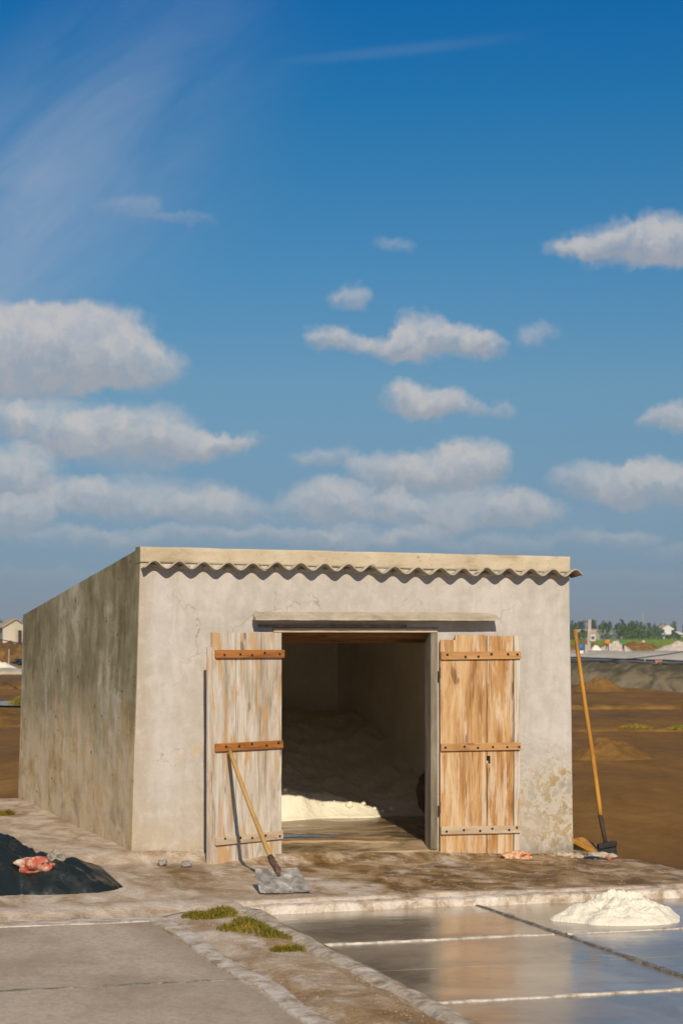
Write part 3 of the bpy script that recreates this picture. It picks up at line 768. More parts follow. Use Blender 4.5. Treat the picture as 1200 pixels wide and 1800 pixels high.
# parapet course over the sheets, slightly proud of the wall
def sheet_c(u): return 2.342 - 0.052 * u / BW
P = []; quads = []
pu = frange(0.0, 1.0, 0.02); n = len(pu)
for t in (0, .25, .5, .75, 1):
    for k in pu:
        u = uL(2.4) - 0.004 + k * (uR(2.4) - uL(2.4) + 0.006)
        z0 = sheet_c(u) + 0.020; z1 = top_front(u) + 0.012 + 0.005 * fbm(u * 3, 2, 0, 3)
        P.append((u, -0.020 + 0.006 * fbm(u * 3, t * 2, 7, 4), z0 + (z1 - z0) * t))
for j in range(4):
    for i in range(n - 1): quads.append((j * n + i, j * n + i + 1, (j + 1) * n + i + 1, (j + 1) * n + i))
def bsel2(e):
    a, b = e.verts[0].co, e.verts[1].co
    return a.y < 0.0 and b.y < 0.0 and e.calc_face_angle(0) > 0.6
solid_from_quads('parapet', P, quads, lambda p: (p[0], TH + 0.01, p[2]), [MT['parapet'], MT['side']], shed, lambda f: 1 if f.normal.x < -0.7 else 0, bsel2)
# mortar dabs bedding the sheets
for i in range(19):
    u = 0.19 + i * 0.2055 + 0.03 + random.uniform(-.012, .012)
    if u > 3.82: break
    d = lump('mortar', random.uniform(0.026, 0.04), MT['parapet'], shed, seed=i, squash=0.55, rough=0.5, sx=1.5, sy=0.7)
    d.location = (u, -0.012, sheet_c(u) - 0.004 + random.uniform(-.008, .006))

# corrugated eave: four cement sheets, lapped
WAVE, AMP, ST = 0.2055, 0.030, 0.010
def corr(u): return AMP * math.cos(2 * math.pi * (u - 0.165) / WAVE)
def corrugated(name, u0, u1, v0, v1, zfn, mat, parent, nv=2, jag=0.0):
    uu = frange(u0, u1, WAVE / 14); P = []; quads = []; n = len(uu)
    for j in range(nv):
        v = v0 + (v1 - v0) * j / (nv - 1)
        for u in uu:
            vv = v + (jag * fbm(u * 7, 3, 0, 3) if j == 0 else 0)
            P.append((u, vv, zfn(u, v) + corr(u)))
    for j in range(nv - 1):
        for i in range(n - 1): quads.append((j * n + i, j * n + i + 1, (j + 1) * n + i + 1, (j + 1) * n + i))
    o = solid_from_quads(name, P, quads, lambda p: (p[0], p[1], p[2] - ST), [mat], parent)
    for p in o.data.polygons: p.use_smooth = abs(p.normal.y) < 0.7 and abs(p.normal.x) < 0.95
    return o
cuts = [0.075, 1.10, 2.06, 3.02, 3.93]
for i in range(4):
    a, b = cuts[i] - (0.05 if i else 0), cuts[i + 1]
    corrugated('roof_sheet', a, b, -0.125 - 0.006 * (i % 2), TH - 0.03, lambda u, v, k=i: sheet_c(u) + 0.05 * -v * 0.0 - 0.073 * v + 0.011 * (k % 2), MT['sheet'], shed, 3, 0.006)
corrugated('roof', 0.15, BW - 0.12, TH - 0.01, BD - 0.02, lambda u, v: sheet_c(u) - 0.0727 * v, plain('bounce_pale_sheet', (.74, .68, .55), 0.9, 0.12, 4), shed, 6)  # roof gets its own paler sheet colour, added to brighten the inside by bounce

# little weather slab over the doorway
P = []; quads = []
au = frange(1.00, 3.15, 0.04); n = len(au)
for t in (0, 0.5, 1):
    for u in au:
        e = -0.165 - 0.006 * fbm(u * 5, 1, 0, 4) if t == 1 else -0.165 * t
        z = 1.962 - 0.056 * t + 0.004 * fbm(u * 6, t * 3, 2, 3)
        k = 0.0 if t else 0.06
        uu = 1.0 + (u - 1.0) * (1 - k) + (0.04 if t == 0 else 0)
        P.append((uu, e + 0.004, z))
for j in range(2):
    for i in range(n - 1): quads.append((j * n + i, (j + 1) * n + i, (j + 1) * n + i + 1, j * n + i + 1))
solid_from_quads('awning', P, quads, lambda p: (p[0], p[1], p[2] - 0.014 - 0.05 * (1 - min(1, -p[1] / 0.165))), [MT['awn']], shed)

# door frame
fr = empty('door_frame', (0, 0, 0)); fr.parent = shed
for a, b in ((OP0 + .002, OP0 + .06), (OP1 - .062, OP1 - .002)):
    MB().box(a, b, -0.012, TH - 0.02, -0.06, 1.788, jit=0.002).build('post', MT['frame'], fr, bevel=0.004)
MB().box(OP0 + .002, OP1 - .002, -0.016, TH - 0.02, 1.79, 1.826, jit=0.001).build('head', MT['bat_p'], fr, bevel=0.004)
MB().box(1.06, 2.36, -0.020, -0.002, 1.832, 1.852, jit=0.001).build('head_board', MT['frame'], fr, bevel=0.003)
for (v, z, h) in ((0.42, 1.74, 0.05), (0.95, 1.70, 0.06), (2.6, 1.72, 0.08)):
    MB().box(0.16, BW - 0.2, v, v + 0.07, z, z + h, jit=0.004).build('beam', MT['beam'], shed, bevel=0.006)

# floor inside: worn wet cement
m, nt, bs = material('wet_shed_floor')
c = coords(nt)
n1 = noise(nt, scale_vec(nt, c, (0.7, 1.6, 1)), 2.2, 6, 0.62, 0.5)
setp(nt, bs, color=ramp(nt, n1, [(0.38, (.12, .082, .042)), (0.5, (.27, .195, .11)), (0.6, (.42, .32, .20))]), rough=mapr(nt, n1, 0.4, 0.65, 0.12, 0.6), spec=0.45,
     normal=bump(nt, noise(nt, scale_vec(nt, c, (1, 2.4, 1)), 9, 5, 0.62), 0.5, 0.012))
MT['shedfloor'] = m
def fz(u, v):
    return 0.0 + 0.010 * fbm(u * 2, v * 3, 0, 4) - 0.055 * sm(0.3, 0.0, v) - 0.01
o = grid_mesh('floor', frange(0.1, 3.8, 0.06), frange(0.0, 1.5, 0.05) + frange(1.6, 6.4, 0.2), fz, MT['shedfloor'], shed, skirt=0.2)

# the two plank doors
def nails(parent, xs_, z, y, s):
    for x in xs_:
        c_ = (x + random.uniform(-.012, .012), z + random.uniform(-.012, .012))
        mb = MB(); mb.tube([(c_[0], y - s * 0.004, c_[1]), (c_[0], y + s * 0.003, c_[1])], [0.0135, 0.010], 7)
        mb.build('nail', MT['nail'], parent)

def plank(parent, x0, x1, z0, z1, mat, th=0.024, cut=None, seed=0, notch=None, cols=(0, .25, .5, .75, 1.0)):
    """one board with slightly uneven long edges"""
    zz = frange(z0, z1, 0.06); P = []; quads = []
    if notch: zz = sorted(zz + [notch[0], notch[0] + .003, notch[1] - .003, notch[1]])
    for j, z in enumerate(zz):
        a = x0 + 0.0025 * fbm(seed, z * 3, 1, 3); b = x1 + 0.0025 * fbm(seed + 5, z * 3, 2, 3)
        if notch and notch[0] + .001 < z < notch[1] - .001: a += notch[2]
        for k in cols:
            x = a + (b - a) * k
            z_ = z
            if j == len(zz) - 1: z_ = z + 0.006 * fbm(x * 9, seed, 0, 3) + (cut(x) if cut else 0)
            if j == 0: z_ = z + 0.008 * fbm(x * 8, seed + 3, 0, 3)
            P.append((x, -th / 2 + 0.003 * fbm(x * 2 + seed, z * 1.3, 4, 3), z_))
    n = len(cols)
    for j in range(len(zz) - 1):
        for i in range(n - 1): quads.append((j * n + i, j * n + i + 1, (j + 1) * n + i + 1, (j + 1) * n + i))
    def bs_(e):
        return e.is_manifold and e.calc_face_angle(0) > 0.9
    return solid_from_quads('plank', P, quads, lambda p: (p[0], p[1] + th, p[2]), [mat], parent, None, None)

def batten(parent, x0, x1, z, h, y0, y1, mat, tilt=0.0):
    mb = MB(); mb.box(x0, x1, min(y0, y1), max(y0, y1), -h / 2, h / 2, jit=0.0025)
    o = mb.build('batten', mat, parent, bevel=0.004)
    o.location = (0, 0, z); o.rotation_euler = (0, tilt, 0)
    return o

# left leaf: hinge on the left post, swung most of the way back
DL_H = (1.25, -0.035); DL_F = (0.560, -0.325)
ang = math.atan2(DL_F[1] - DL_H[1], DL_F[0] - DL_H[0]); dw = math.hypot(DL_F[0] - DL_H[0], DL_F[1] - DL_H[1])
dl = empty('door', (DL_H[0], DL_H[1], 0), ang); dl.parent = shed; dl['label'] = 'bleached grey plank door with orange battens'
z0, z1 = -0.095, 1.787
split = dw * 0.635
plank(dl, 0.004, split - 0.0035, z0, z1, MT['wood_l'], seed=1)
plank(dl, split + 0.0035, dw - 0.035, z0, z1, MT['wood_l'], seed=2)
plank(dl, dw - 0.033, dw + 0.010, z0, 1.67, MT['wood_l'], th=0.018, seed=3)
for (z, mt, x0, x1, tl) in ((1.612, 'bat_o', -0.012, dw - 0.055, 0.0), (0.862, 'bat_o', 0.002, dw - 0.055, 0.012), (0.108, 'bat_p', 0.002, dw - 0.055, 0.02)):
    b_ = batten(dl, x0, x1, z, 0.066, 0.013, 0.036, MT[mt], tl)
    nails(dl, [0.05, 0.19, 0.33, 0.45, 0.60], z, 0.037, 1)

# right leaf: folded flat back on the wall
DR_H = (2.645, -0.045); DR_F = (3.362, -0.075)
ang = math.atan2(DR_F[1] - DR_H[1], DR_F[0] - DR_H[0]); dw = math.hypot(DR_F[0] - DR_H[0], DR_F[1] - DR_H[1])
dr = empty('door', (DR_H[0], DR_H[1], 0), ang); dr.parent = shed; dr['label'] = 'orange tan plank door with peeling pale streaks'
z0, z1 = -0.118, 1.762
plank(dr, 0.003, 0.414, z0, z1 + 0.006, MT['wood_r'], seed=12, cut=lambda x: -0.042 if x < 0.136 else 0.0, cols=(0, .16, .32, .325, .66, 1.0))
plank(dr, 0.422, dw - 0.060, z0, z1, MT['wood_r'], seed=13, notch=(0.665, 0.735, 0.028))
plank(dr, dw - 0.052, dw, z0 + 0.02, z1, MT['wood_l'], seed=15)
for (z, mt, x1, tl) in ((1.592, 'bat_t', dw + 0.002, -0.006), (0.812, 'bat_t', dw, -0.004), (0.104, 'bat_p', dw - 0.004, 0.004)):
    batten(dr, 0.002, x1, z, 0.066, -0.036, -0.013, MT[mt], tl)
    nails(dr, [0.05, 0.21, 0.34, 0.46, 0.60, 0.69], z, -0.037, -1)
for z in (1.45, 0.30):
    MB().tube([(-0.004, -0.02, z - 0.045), (-0.004, -0.02, z + 0.045)], 0.008, 8).build('hinge', MT['iron'], dr)


# ------------------------------------------------------------------ salt stored inside
def pile_z(u, v):
    toe = 2.38 + 0.22 * sm(1.4, 3.2, u) + 0.07 * fbm(u * 2.2, 0, 3, 4)
    d = v - toe
    hgt = 0.30 * sm(0.0, 0.30, d) * (1 - 0.72 * sm(1.9, 3.15, u)) + 0.80 * sm(0.12, 3.3, d) ** 0.85
    hgt += (0.05 * fbm(u * 2.5, v * 2.5, 0, 5) + 0.016 * fbm(u * 13, v * 13, 2, 3)) * sm(0.0, 0.25, d)
    # old digging furrows down the face
    hgt += 0.06 * fbm(u * 0.9 + v * 0.9, (u - v) * 3.2, 6, 4) * sm(0.4, 0.9, d)
    return min(hgt, 1.02 + 0.05 * fbm(u * 3, v * 3, 1, 4)) + (0.0 if d > 0 else -0.05)
pile = grid_mesh('salt_pile', frange(0.14, 3.75, 0.03), frange(2.3, 3.6, 0.025) + frange(3.66, 6.44, 0.06), pile_z, MT['salt_old'])
place(pile, 0, 0); tag(pile, 'big sloping heap of stored salt inside the dark shed', 'salt heap')
for i, (u, r) in enumerate([(2.70, 0.040), (2.02, 0.026), (2.86, 0.028), (3.16, 0.030), (2.98, 0.018), (3.06, 0.02), (2.4, 0.016), (2.55, 0.014), (2.78, 0.014)]):
    v = 2.56 + 0.20 * sm(1.4, 3.2, u) + 0.02 * i % 0.05
    l_ = lump('salt_lump', r, MT['salt'], pile, seed=i, squash=0.85); l_.location = (u, v, pile_z(u, v) + r * 0.5)

mat_ = grid_mesh('floor_mat', frange(0.0, 1.25, 0.025), frange(0.0, 0.62, 0.025), lambda x, y: 0.012 + 0.008 * fbm(x * 5, y * 7, 1, 4) - 0.02 * sm(0.75, 1.2, x + y * 0.6 + 0.1 * fbm(x * 4, y * 4, 2, 3)), mat_wood('trodden_straw', [(0.32, (.16, .095, .045)), (0.5, (.29, .19, .10)), (0.7, (.42, .31, .19))], (.13, .075, .035), 'x', 0.5), skirt=0.02)
place(mat_, 1.14, 0.42, 0.0, PHI - R(9)); tag(mat_, 'trodden straw mat on the wet floor just inside the doorway', 'mat')
mb = MB(); mb.tube([(0, 0, 0.0), (0.14, 0.004, 0.003), (0.28, 0.012, 0.004), (0.40, 0.01, 0.002), (0.50, 0.03, -0.006), (0.60, 0.04, 0.002)], [0.004, 0.008, 0.009, 0.006, 0.003, 0.005], 8, flat=0.5)
st_ = mb.build('plastic_strip', plain('blue_plastic', (.035, .115, .23), 0.5, 0.3, 20), smooth=True)
place(st_, 1.30, 0.56, 0.028, PHI - R(9)); tag(st_, 'crumpled blue plastic strip lying on the straw mat', 'plastic strip')
sk = lump('sack', 0.30, plain('brown_sackcloth', (.10, .075, .045), 0.95, 0.4, 9, 0.1), None, seed=8, squash=1.05, rough=0.22, sub=4, sx=0.75, sy=0.9)
place(sk, 3.42, 2.1, 0.24); tag(sk, 'dark filled sack slumped against the inner right wall', 'sack')


# ------------------------------------------------------------------ things in the yard
MT['handle'] = mat_wood('shovel_pole', [(0.32, (.36, .20, .055)), (0.5, (.50, .30, .095)), (0.7, (.56, .37, .15))], (.27, .13, .035), 'z', 0.4, rough=0.6)
MT['pole'] = mat_wood('hoe_pole', [(0.36, (.28, .11, .012)), (0.5, (.44, .20, .028)), (0.64, (.54, .29, .06))], (.22, .09, .018), 'z', 0.4, rough=0.55)
def mat_steel():
    m, nt, bs = material('salted_steel')
    c = coords(nt); n1 = noise(nt, c, 14, 6, 0.65, 0.5)
    col = ramp(nt, n1, [(0.40, (.20, .185, .16)), (0.5, (.31, .29, .26)), (0.58, (.40, .375, .335)), (0.66, (.58, .54, .47))])
    setp(nt, bs, color=col, rough=0.55, metal=0.25, spec=0.4, normal=bump(nt, n1, 0.25, 0.002)); return m
MT['steel'] = mat_steel()
def tube_between(name, a, b, r0, r1, mat, parent, n=10, bend=0.0):
    """a pole modelled along its own z axis so the grain follows it"""
    a, b = Vector(a), Vector(b); L_ = (b - a).length
    pts = [(bend * math.sin(math.pi * t), 0.3 * bend * math.sin(2 * math.pi * t), L_ * t) for t in [i / 12 for i in range(13)]]
    mb = MB(); mb.tube(pts, [r0 + (r1 - r0) * i / 12 for i in range(13)], n)
    o = mb.build(name, mat, parent, smooth=True)
    o.rotation_mode = 'QUATERNION'; o.rotation_quaternion = (b - a).to_track_quat('Z', 'Y'); o.location = a
    return o

tip = Vector((-0.405, 14.87, -0.108)); sock = Vector((-0.508, 15.26, 0.055)); topp = W(0.735, -0.335, 0.838)
shovel = empty('shovel', tip); tag(shovel, 'wooden handled steel shovel leaning on the left door', 'shovel')
tube_between('handle', sock - tip, topp - tip, 0.0185, 0.0165, MT['handle'], shovel, 12, 0.008)
lat = Vector((CP, SP, 0)); fwd = (tip - sock).normalized(); nrm = lat.cross(fwd).normalized()
if nrm.z < 0: nrm = -nrm
P = []; quads = []; nb_ = 11
for j in range(9):
    t = j / 8
    for i in range(nb_):
        s_ = -1 + 2 * i / (nb_ - 1)
        wd = 0.165 + 0.03 * t + (0.0 if j else -0.01)
        dish = 0.018 * s_ * s_ * (1 - 0.4 * t) + 0.02 * (1 - t) ** 3 * (1 - abs(s_))
        p = -fwd * 0.345 * (1 - t) + lat * (s_ * wd) + nrm * (dish + 0.003) + fwd * (0.008 * fbm(s_ * 3, 1, 0, 3) if j == 8 else 0)
        P.append(tuple(p))
for j in range(8):
    for i in range(nb_ - 1): quads.append((j * nb_ + i, (j + 1) * nb_ + i, (j + 1) * nb_ + i + 1, j * nb_ + i + 1))
bl = solid_from_quads('blade', P, quads, lambda p: tuple(Vector(p) - nrm * 0.004), [MT['steel']], shovel)
mb = MB(); q0 = -fwd * 0.23 + nrm * 0.02; q1 = sock - tip + (topp - sock).normalized() * 0.10
mb.tube([q0, -fwd * 0.30 + nrm * 0.035, sock - tip + nrm * 0.01, q1], [0.012, 0.026, 0.025, 0.023], 10)
mb.build('socket', plain('caked_rust', (.13, .075, .05), 0.9, 0.6, 40, 0.3, 0, 0.8, 0.006), shovel, smooth=True)

# hoe standing at the right-hand corner
base = Vector((2.315, 17.80, -0.175)); htop = W(3.92, 0.02, 1.82)
hoe = empty('hoe', base); tag(hoe, 'long orange pole hoe with black blade leaning on the right corner', 'hoe')
rodt = Vector((2.262, 17.87, 0.16))
tube_between('handle', rodt - base, htop - base, 0.0205, 0.0165, MT['pole'], hoe, 12, 0.012)
MB().tube([(-0.016, 0.01, 0.10), rodt - base + Vector((-.008, 0, .04))], [0.017, 0.022], 8).build('socket', plain('dark_rod', (.05, .032, .022), 0.7, 0.3, 30), hoe, smooth=True)
mb = MB(); Mx = Matrix.Rotation(R(14), 4, 'Z') @ Matrix.Rotation(R(-8), 4, 'Y')
mb.box(-0.075, 0.085, -0.01, 0.012, 0.01, 0.135, M=Mx); mb.box(-0.08, 0.09, -0.03, 0.03, 0.10, 0.14, M=Mx)
mb.build('blade', plain('black_blade', (.022, .021, .021), 0.55, 0.4, 20), hoe, bevel=0.004)

mb = MB(); Mx = Matrix.Rotation(R(-30), 4, 'Z') @ Matrix.Rotation(R(24), 4, 'Y')
mb.box(-0.16, 0.16, -0.11, 0.11, 0.085, 0.115, M=Mx); o = mb.build('board', MT['pole'], None, bevel=0.004)
bx = empty('scraper_block', Vector((2.17, 18.12, -0.20))); o.parent = bx
mb = MB(); mb.box(-0.155, 0.155, -0.105, 0.105, -0.05, 0.084, M=Mx); mb.build('block', plain('tarred_wood', (.02, .016, .012), 0.8, 0.4, 20), bx, bevel=0.004)
tag(bx, 'tan topped black wooden block tilted behind the hoe', 'wood block')
fp = lump('rubber_scrap', 0.085, MT['tarp'], None, 5, 0.22, 0.5, 3, 1.4, 0.9); fp.location = (2.17, 17.55, -0.15); tag(fp, 'flat black rubber scrap at the foot of the hoe', 'scrap')
bk = lump('brick_fragment', 0.022, plain('red_brick', (.46, .12, .05), 0.9, 0.35, 40), None, 7, 0.8, 0.4, 2); bk.location = (2.27, 17.42, -0.135); tag(bk, 'tiny orange brick crumb at the foot of the hoe', 'brick')
def yz(o, u, v, dz, rz=0.0): o.location = W(u, v, yard_z(u, v) + dz); o.rotation_euler = (0, 0, rz); return o
for i in range(5):
    u, v = 3.72 + 0.11 * i, -0.16 - 0.05 * (i % 3)
    r_ = random.uniform(0.045, 0.075)
    s_ = lump('rubble', r_, MT['curb'], None, 31 + i, 0.5, 0.5, 3, 1.3, 0.9); yz(s_, u, v, 0.0, i)
    tag(s_, 'broken grey mortar lump in the row along the right corner foot', 'rubble', 'mortar rubble at the right corner')

# orange crusted brick by the right door
mb_m, nt, bs = material('orange_crusted_brick'); c = coords(nt)
setp(nt, bs, color=ramp(nt, noise(nt, c, 26, 4, 0.6), [(0.40, (.58, .44, .32)), (0.5, (.52, .33, .20)), (0.56, (.55, .17, .05)), (0.7, (.60, .20, .06))]), rough=0.9, normal=bump(nt, noise(nt, c, 60, 4, 0.6), 0.8, 0.01))
MT['ob'] = mb_m
b_ = lump('brick_fragment', 0.125, mb_m, None, 12, 0.40, 0.45, 4, 1.05, 0.62); yz(b_, 3.24, -0.30, 0.018, PHI); tag(b_, 'flat orange crusted brick fragment below the right door', 'brick')
s_ = lump('stone', 0.036, plain('grey_stone', (.25, .235, .21), 0.9, 0.35, 30), None, 3, 0.8, 0.5, 3); yz(s_, 0.165, -0.42, 0.02); tag(s_, 'small grey stone near the shed corner, left of the pair', 'stone')
s_ = lump('stone', 0.038, plain('grey_stone_b', (.25, .235, .21), 0.9, 0.35, 30), None, 9, 0.75, 0.5, 3); yz(s_, 0.34, -0.52, 0.02); tag(s_, 'small grey stone nearer the left door, right of the pair', 'stone')

# black plastic sheet weighed down at the left
def tarp_z(x, y):
    # x to the right, y away; the bundle tapers to a low flap on the right
    r1 = math.hypot((x + 0.75) / 0.95, (y - 0.1) / 0.70); a = 0.50 * max(0, 1 - r1 ** 2.2)
    r2 = math.hypot((x - 0.17) / 0.52, (y - 0.0) / 0.36); b = 0.205 * max(0, 1 - r2 ** 2.4)
    z = max(a, b) + 0.3 * min(a, b)
    # long soft pleats running down from the crown towards the right-hand flap
    k1 = fbm((x * 0.35 + y) * 3.2, (x - y * 0.35) * 0.7, 1, 2); k2 = fbm((x + y * 0.8) * 5.0, (y - x) * 1.6, 3, 2)
    fold = 0.085 * (0.42 - abs(k1) * 1.5) + 0.045 * (0.4 - abs(k2) * 1.4) - 0.03
    ridge_ = 0.022 * math.exp(-((x - y * 0.5 - 0.02) / 0.05) ** 2)
    return z + (fold + ridge_) * min(1, z * 9)
xs_ = frange(-1.8, 0.75, 0.022); ys_ = frange(-0.65, 0.85, 0.022)
vs = []; idx = {}; fs = []
Z_ = {(i, j): tarp_z(x, y) for j, y in enumerate(ys_) for i, x in enumerate(xs_)}
keep = set()
for (i, j), z in Z_.items():
    q = [(i, j), (i + 1, j), (i + 1, j + 1), (i, j + 1)]
    if all(k in Z_ for k in q) and max(Z_[k] for k in q) > 0.0005:
        for k in q:
            if k not in idx: idx[k] = len(vs); vs.append((xs_[k[0]], ys_[k[1]], Z_[k] - 0.012 if Z_[k] > 0.0005 else -0.045))
        fs.append(tuple(idx[k] for k in q))
me = bpy.data.meshes.new('plastic_sheet'); me.from_pydata(vs, [], fs); me.update()
tarp = link('plastic_sheet', me, MT['tarp'], None, True)
TX, TY = -2.30, 15.10
tarp.location = (TX, TY, -0.075); tag(tarp, 'crumpled black plastic sheet heaped at the left of the yard', 'plastic sheet')
def on_tarp(o, x, y, dz, rz=0): o.location = (TX + x, TY + y, -0.075 + tarp_z(x, y) + dz); o.rotation_euler = (R(-25), 0, rz); return o
m, nt, bs = material('red_glazed_brick'); c = coords(nt)
setp(nt, bs, color=ramp(nt, noise(nt, c, 11, 6, 0.7, 0.5), [(0.40, (.52, .42, .34)), (0.47, (.42, .24, .16)), (0.53, (.42, .085, .05)), (0.63, (.46, .10, .06)), (0.72, (.50, .34, .25))]), rough=0.85, normal=bump(nt, noise(nt, c, 50, 4, 0.6), 0.8, 0.01))
b_ = lump('broken_brick', 0.12, m, None, 21, 0.5, 0.45, 4, 1.2, 0.62, 1.5); on_tarp(b_, 0.06, -0.20, 0.015, 0.25); tag(b_, 'broken red and cream brick lying on the black plastic', 'brick')
b_ = lump('stone', 0.085, plain('pale_stone', (.33, .295, .235), 0.9, 0.3, 18), None, 23, 0.62, 0.4, 4, 0.7, 1.0); on_tarp(b_, 0.20, -0.02, 0.02, 0.5); tag(b_, 'pale grey stone weighing down the black plastic', 'stone')

# fresh salt raked together in the flooded pan
heap = mound_mesh('salt_heap', 0.45, 0.38, 0.138, MT['salt'], None, 6, 170, 0.45, 2.2, 3.4, 0.02, 0.013)
place(heap, 2.76, -3.42, PZ + 0.002); tag(heap, 'fresh white salt heap raked up in the flooded pan', 'salt heap')

# loose grit over the yard
mb = MB()
def pebble(u, v, r_, z):
    a = random.random() * 6.28
    pts = [Vector((math.cos(a + k * 2.094) * r_ * random.uniform(.7, 1.2), math.sin(a + k * 2.094) * r_ * random.uniform(.7, 1.2), -0.2 * r_)) for k in range(3)] + [Vector((0, 0, r_ * random.uniform(.5, .9)))]
    mb.add([Vector((u, v, z)) + p for p in pts], [(0, 1, 3), (1, 2, 3), (2, 0, 3), (0, 2, 1)])
for _ in range(3600):
    u, v = random.uniform(-3.0, 4.2), random.uniform(-2.7, 0.0) if random.random() < .8 else random.uniform(0, 6)
    if 0 < u < 3.9 and v > -0.02: continue
    k = fbm(u * 1.1, v * 1.1, 8, 3)
    if k < random.uniform(-.5, .4): continue
    pebble(u, v, random.choice([.003, .004, .005, .006, .009]), yard_z(u, v))
for _ in range(500):
    u, v = random.uniform(-.36, .16), random.uniform(-8, -2.8)
    pebble(u, v, random.choice([.004, .005, .007, .009]), path_z(u, v))
for _ in range(420):                                    # crumbs gathered along the wall foot
    u = random.uniform(0, 3.9); v = -abs(random.gauss(0, 0.07)) - 0.012
    if 1.2 < u < 2.6: continue
    pebble(u, v, random.uniform(.006, .018), yard_z(u, v))
g = mb.build('gravel', plain('grit', (.30, .24, .17), .9, .4, 30)); place(g, 0, 0); tag(g, 'loose grit and mortar crumbs strewn over the yard', 'gravel', kind='stuff')

# ------------------------------------------------------------------ grass
MT['grass'] = mat_foliage('short_grass', (.10, .105, .010), (.24, .18, .02), (.42, .23, .035), 8.0)
def tuft(name, label, spots, zf, u0, v0, n, hmax, seed, rz=PHI):
    rd = random.Random(seed); mb = MB()
    for _ in range(n):
        su, sv, sr = rd.choice(spots)
        a = rd.random() * 6.283; q = sr * math.sqrt(rd.random())
        x, y = su + math.cos(a) * q, sv + math.sin(a) * q
        z = zf(u0 + x, v0 + y); h = hmax * rd.uniform(.35, 1) * (1 - 0.55 * (q / sr) ** 2)
        d = rd.random() * 6.283; lean = rd.uniform(.25, 1.1) * h; w_ = rd.uniform(.0015, .0032)
        sx, sy = -math.sin(d) * w_, math.cos(d) * w_
        b0 = Vector((x, y, z - .003)); b1 = b0 + Vector((math.cos(d) * lean * .4, math.sin(d) * lean * .4, h * .62)); b2 = b0 + Vector((math.cos(d) * lean, math.sin(d) * lean, h * .85))
        s_ = Vector((sx, sy, 0))
        mb.add([b0 - s_, b0 + s_, b1 + s_ * .8, b1 - s_ * .8, b2], [(0, 1, 2, 3), (3, 2, 4)])
    o = mb.build(name, MT['grass']); place(o, u0, v0, 0, rz)
    return tag(o, label, 'grass', 'grass tufts on the strip between the pans')
tuft('grass_tuft', 'green grass tuft at the inner corner of the curb', [(0, 0, .13), (.06, .14, .11), (-.09, -.08, .12), (.12, .28, .09), (-.14, .06, .09)], lambda u, v: path_z(u, v) if v < -2.76 else yard_z(u, v), -0.02, -3.05, 1900, .075, 1)
tuft('grass_tuft', 'larger green and yellow grass tuft beside the rounded curb', [(0, 0, .14), (.03, .2, .13), (.07, -.22, .12), (.05, .4, .10), (-.10, .1, .12)], path_z, 0.03, -3.85, 2200, .075, 2)
tuft('grass_tuft', 'small yellowish grass tuft lowest along the curb', [(0, 0, .07), (.07, .02, .05), (-.07, -.02, .05)], path_z, 0.04, -4.62, 900, .06, 3)
t_ = tuft('grass_tuft', 'small bright green tuft left of the shed', [(0, 0, .07), (.09, .05, .05)], yard_z, -0.52, 4.05, 700, .10, 4)
del t_['group']

# ------------------------------------------------------------------ middle distance, right: mounds, lined bank, posts, people
def mound(x, y, rx, ry, h, label, seed, mat='soil', name='soil_mound', cat='mound', z=FIELD_Z, grp=None):
    o = mound_mesh(name, rx, ry, h, MT[mat], None, seed, 56, 0.35, 1.15, 3.0, 0.25, 0.03 * h); o.location = (x, y, z)
    return tag(o, label, cat, grp)
mound(4.35, 33.6, 0.82, 0.7, 0.36, 'loose brown soil mound beside the hoe pole', 1)
mound(9.4, 76, 1.1, 1.2, 0.50, 'dark soil mound at the foot of the lined bank by the shed', 2)
mound(12.2, 66, 1.3, 1.3, 0.65, 'dark soil mound before the lined bank at the right edge', 3)
mound(-8.2, 48.5, 1.6, 1.0, 0.30, 'crumbly brown soil mound left of the shed', 4)
def tuft_far(x, y, n, label, seed, spread=1.0, h=0.22):
    rd = random.Random(seed); mb = MB()
    for _ in range(n):
        px = rd.gauss(0, spread); py = rd.gauss(0, spread * .35); hh = h * rd.uniform(.3, 1) * math.exp(-(px / spread / 1.6) ** 2); d = rd.random() * 6.28; w_ = .012
        b = Vector((px, py, 0)); t = b + Vector((math.cos(d) * hh * .6, math.sin(d) * hh * .6, hh))
        mb.add([b - Vector((w_, 0, 0)), b + Vector((w_, 0, 0)), t], [(0, 1, 2)])
    o = mb.build('grass_patch', MT['grass']); o.location = (x, y, FIELD_Z + 0.06); tag(o, label, 'grass', kind='stuff'); return o
tuft_far(6.2, 43.3, 500, 'grass patch on the earth ridge right of the hoe', 1, 0.25, 0.13)
tuft_far(7.2, 43.2, 1500, 'grass patch on the earth ridge near the right edge', 2, 0.22, 0.10)
tuft_far(-9.35, 60, 500, 'grass clump beside the left water channel', 3, 0.20, 0.26)

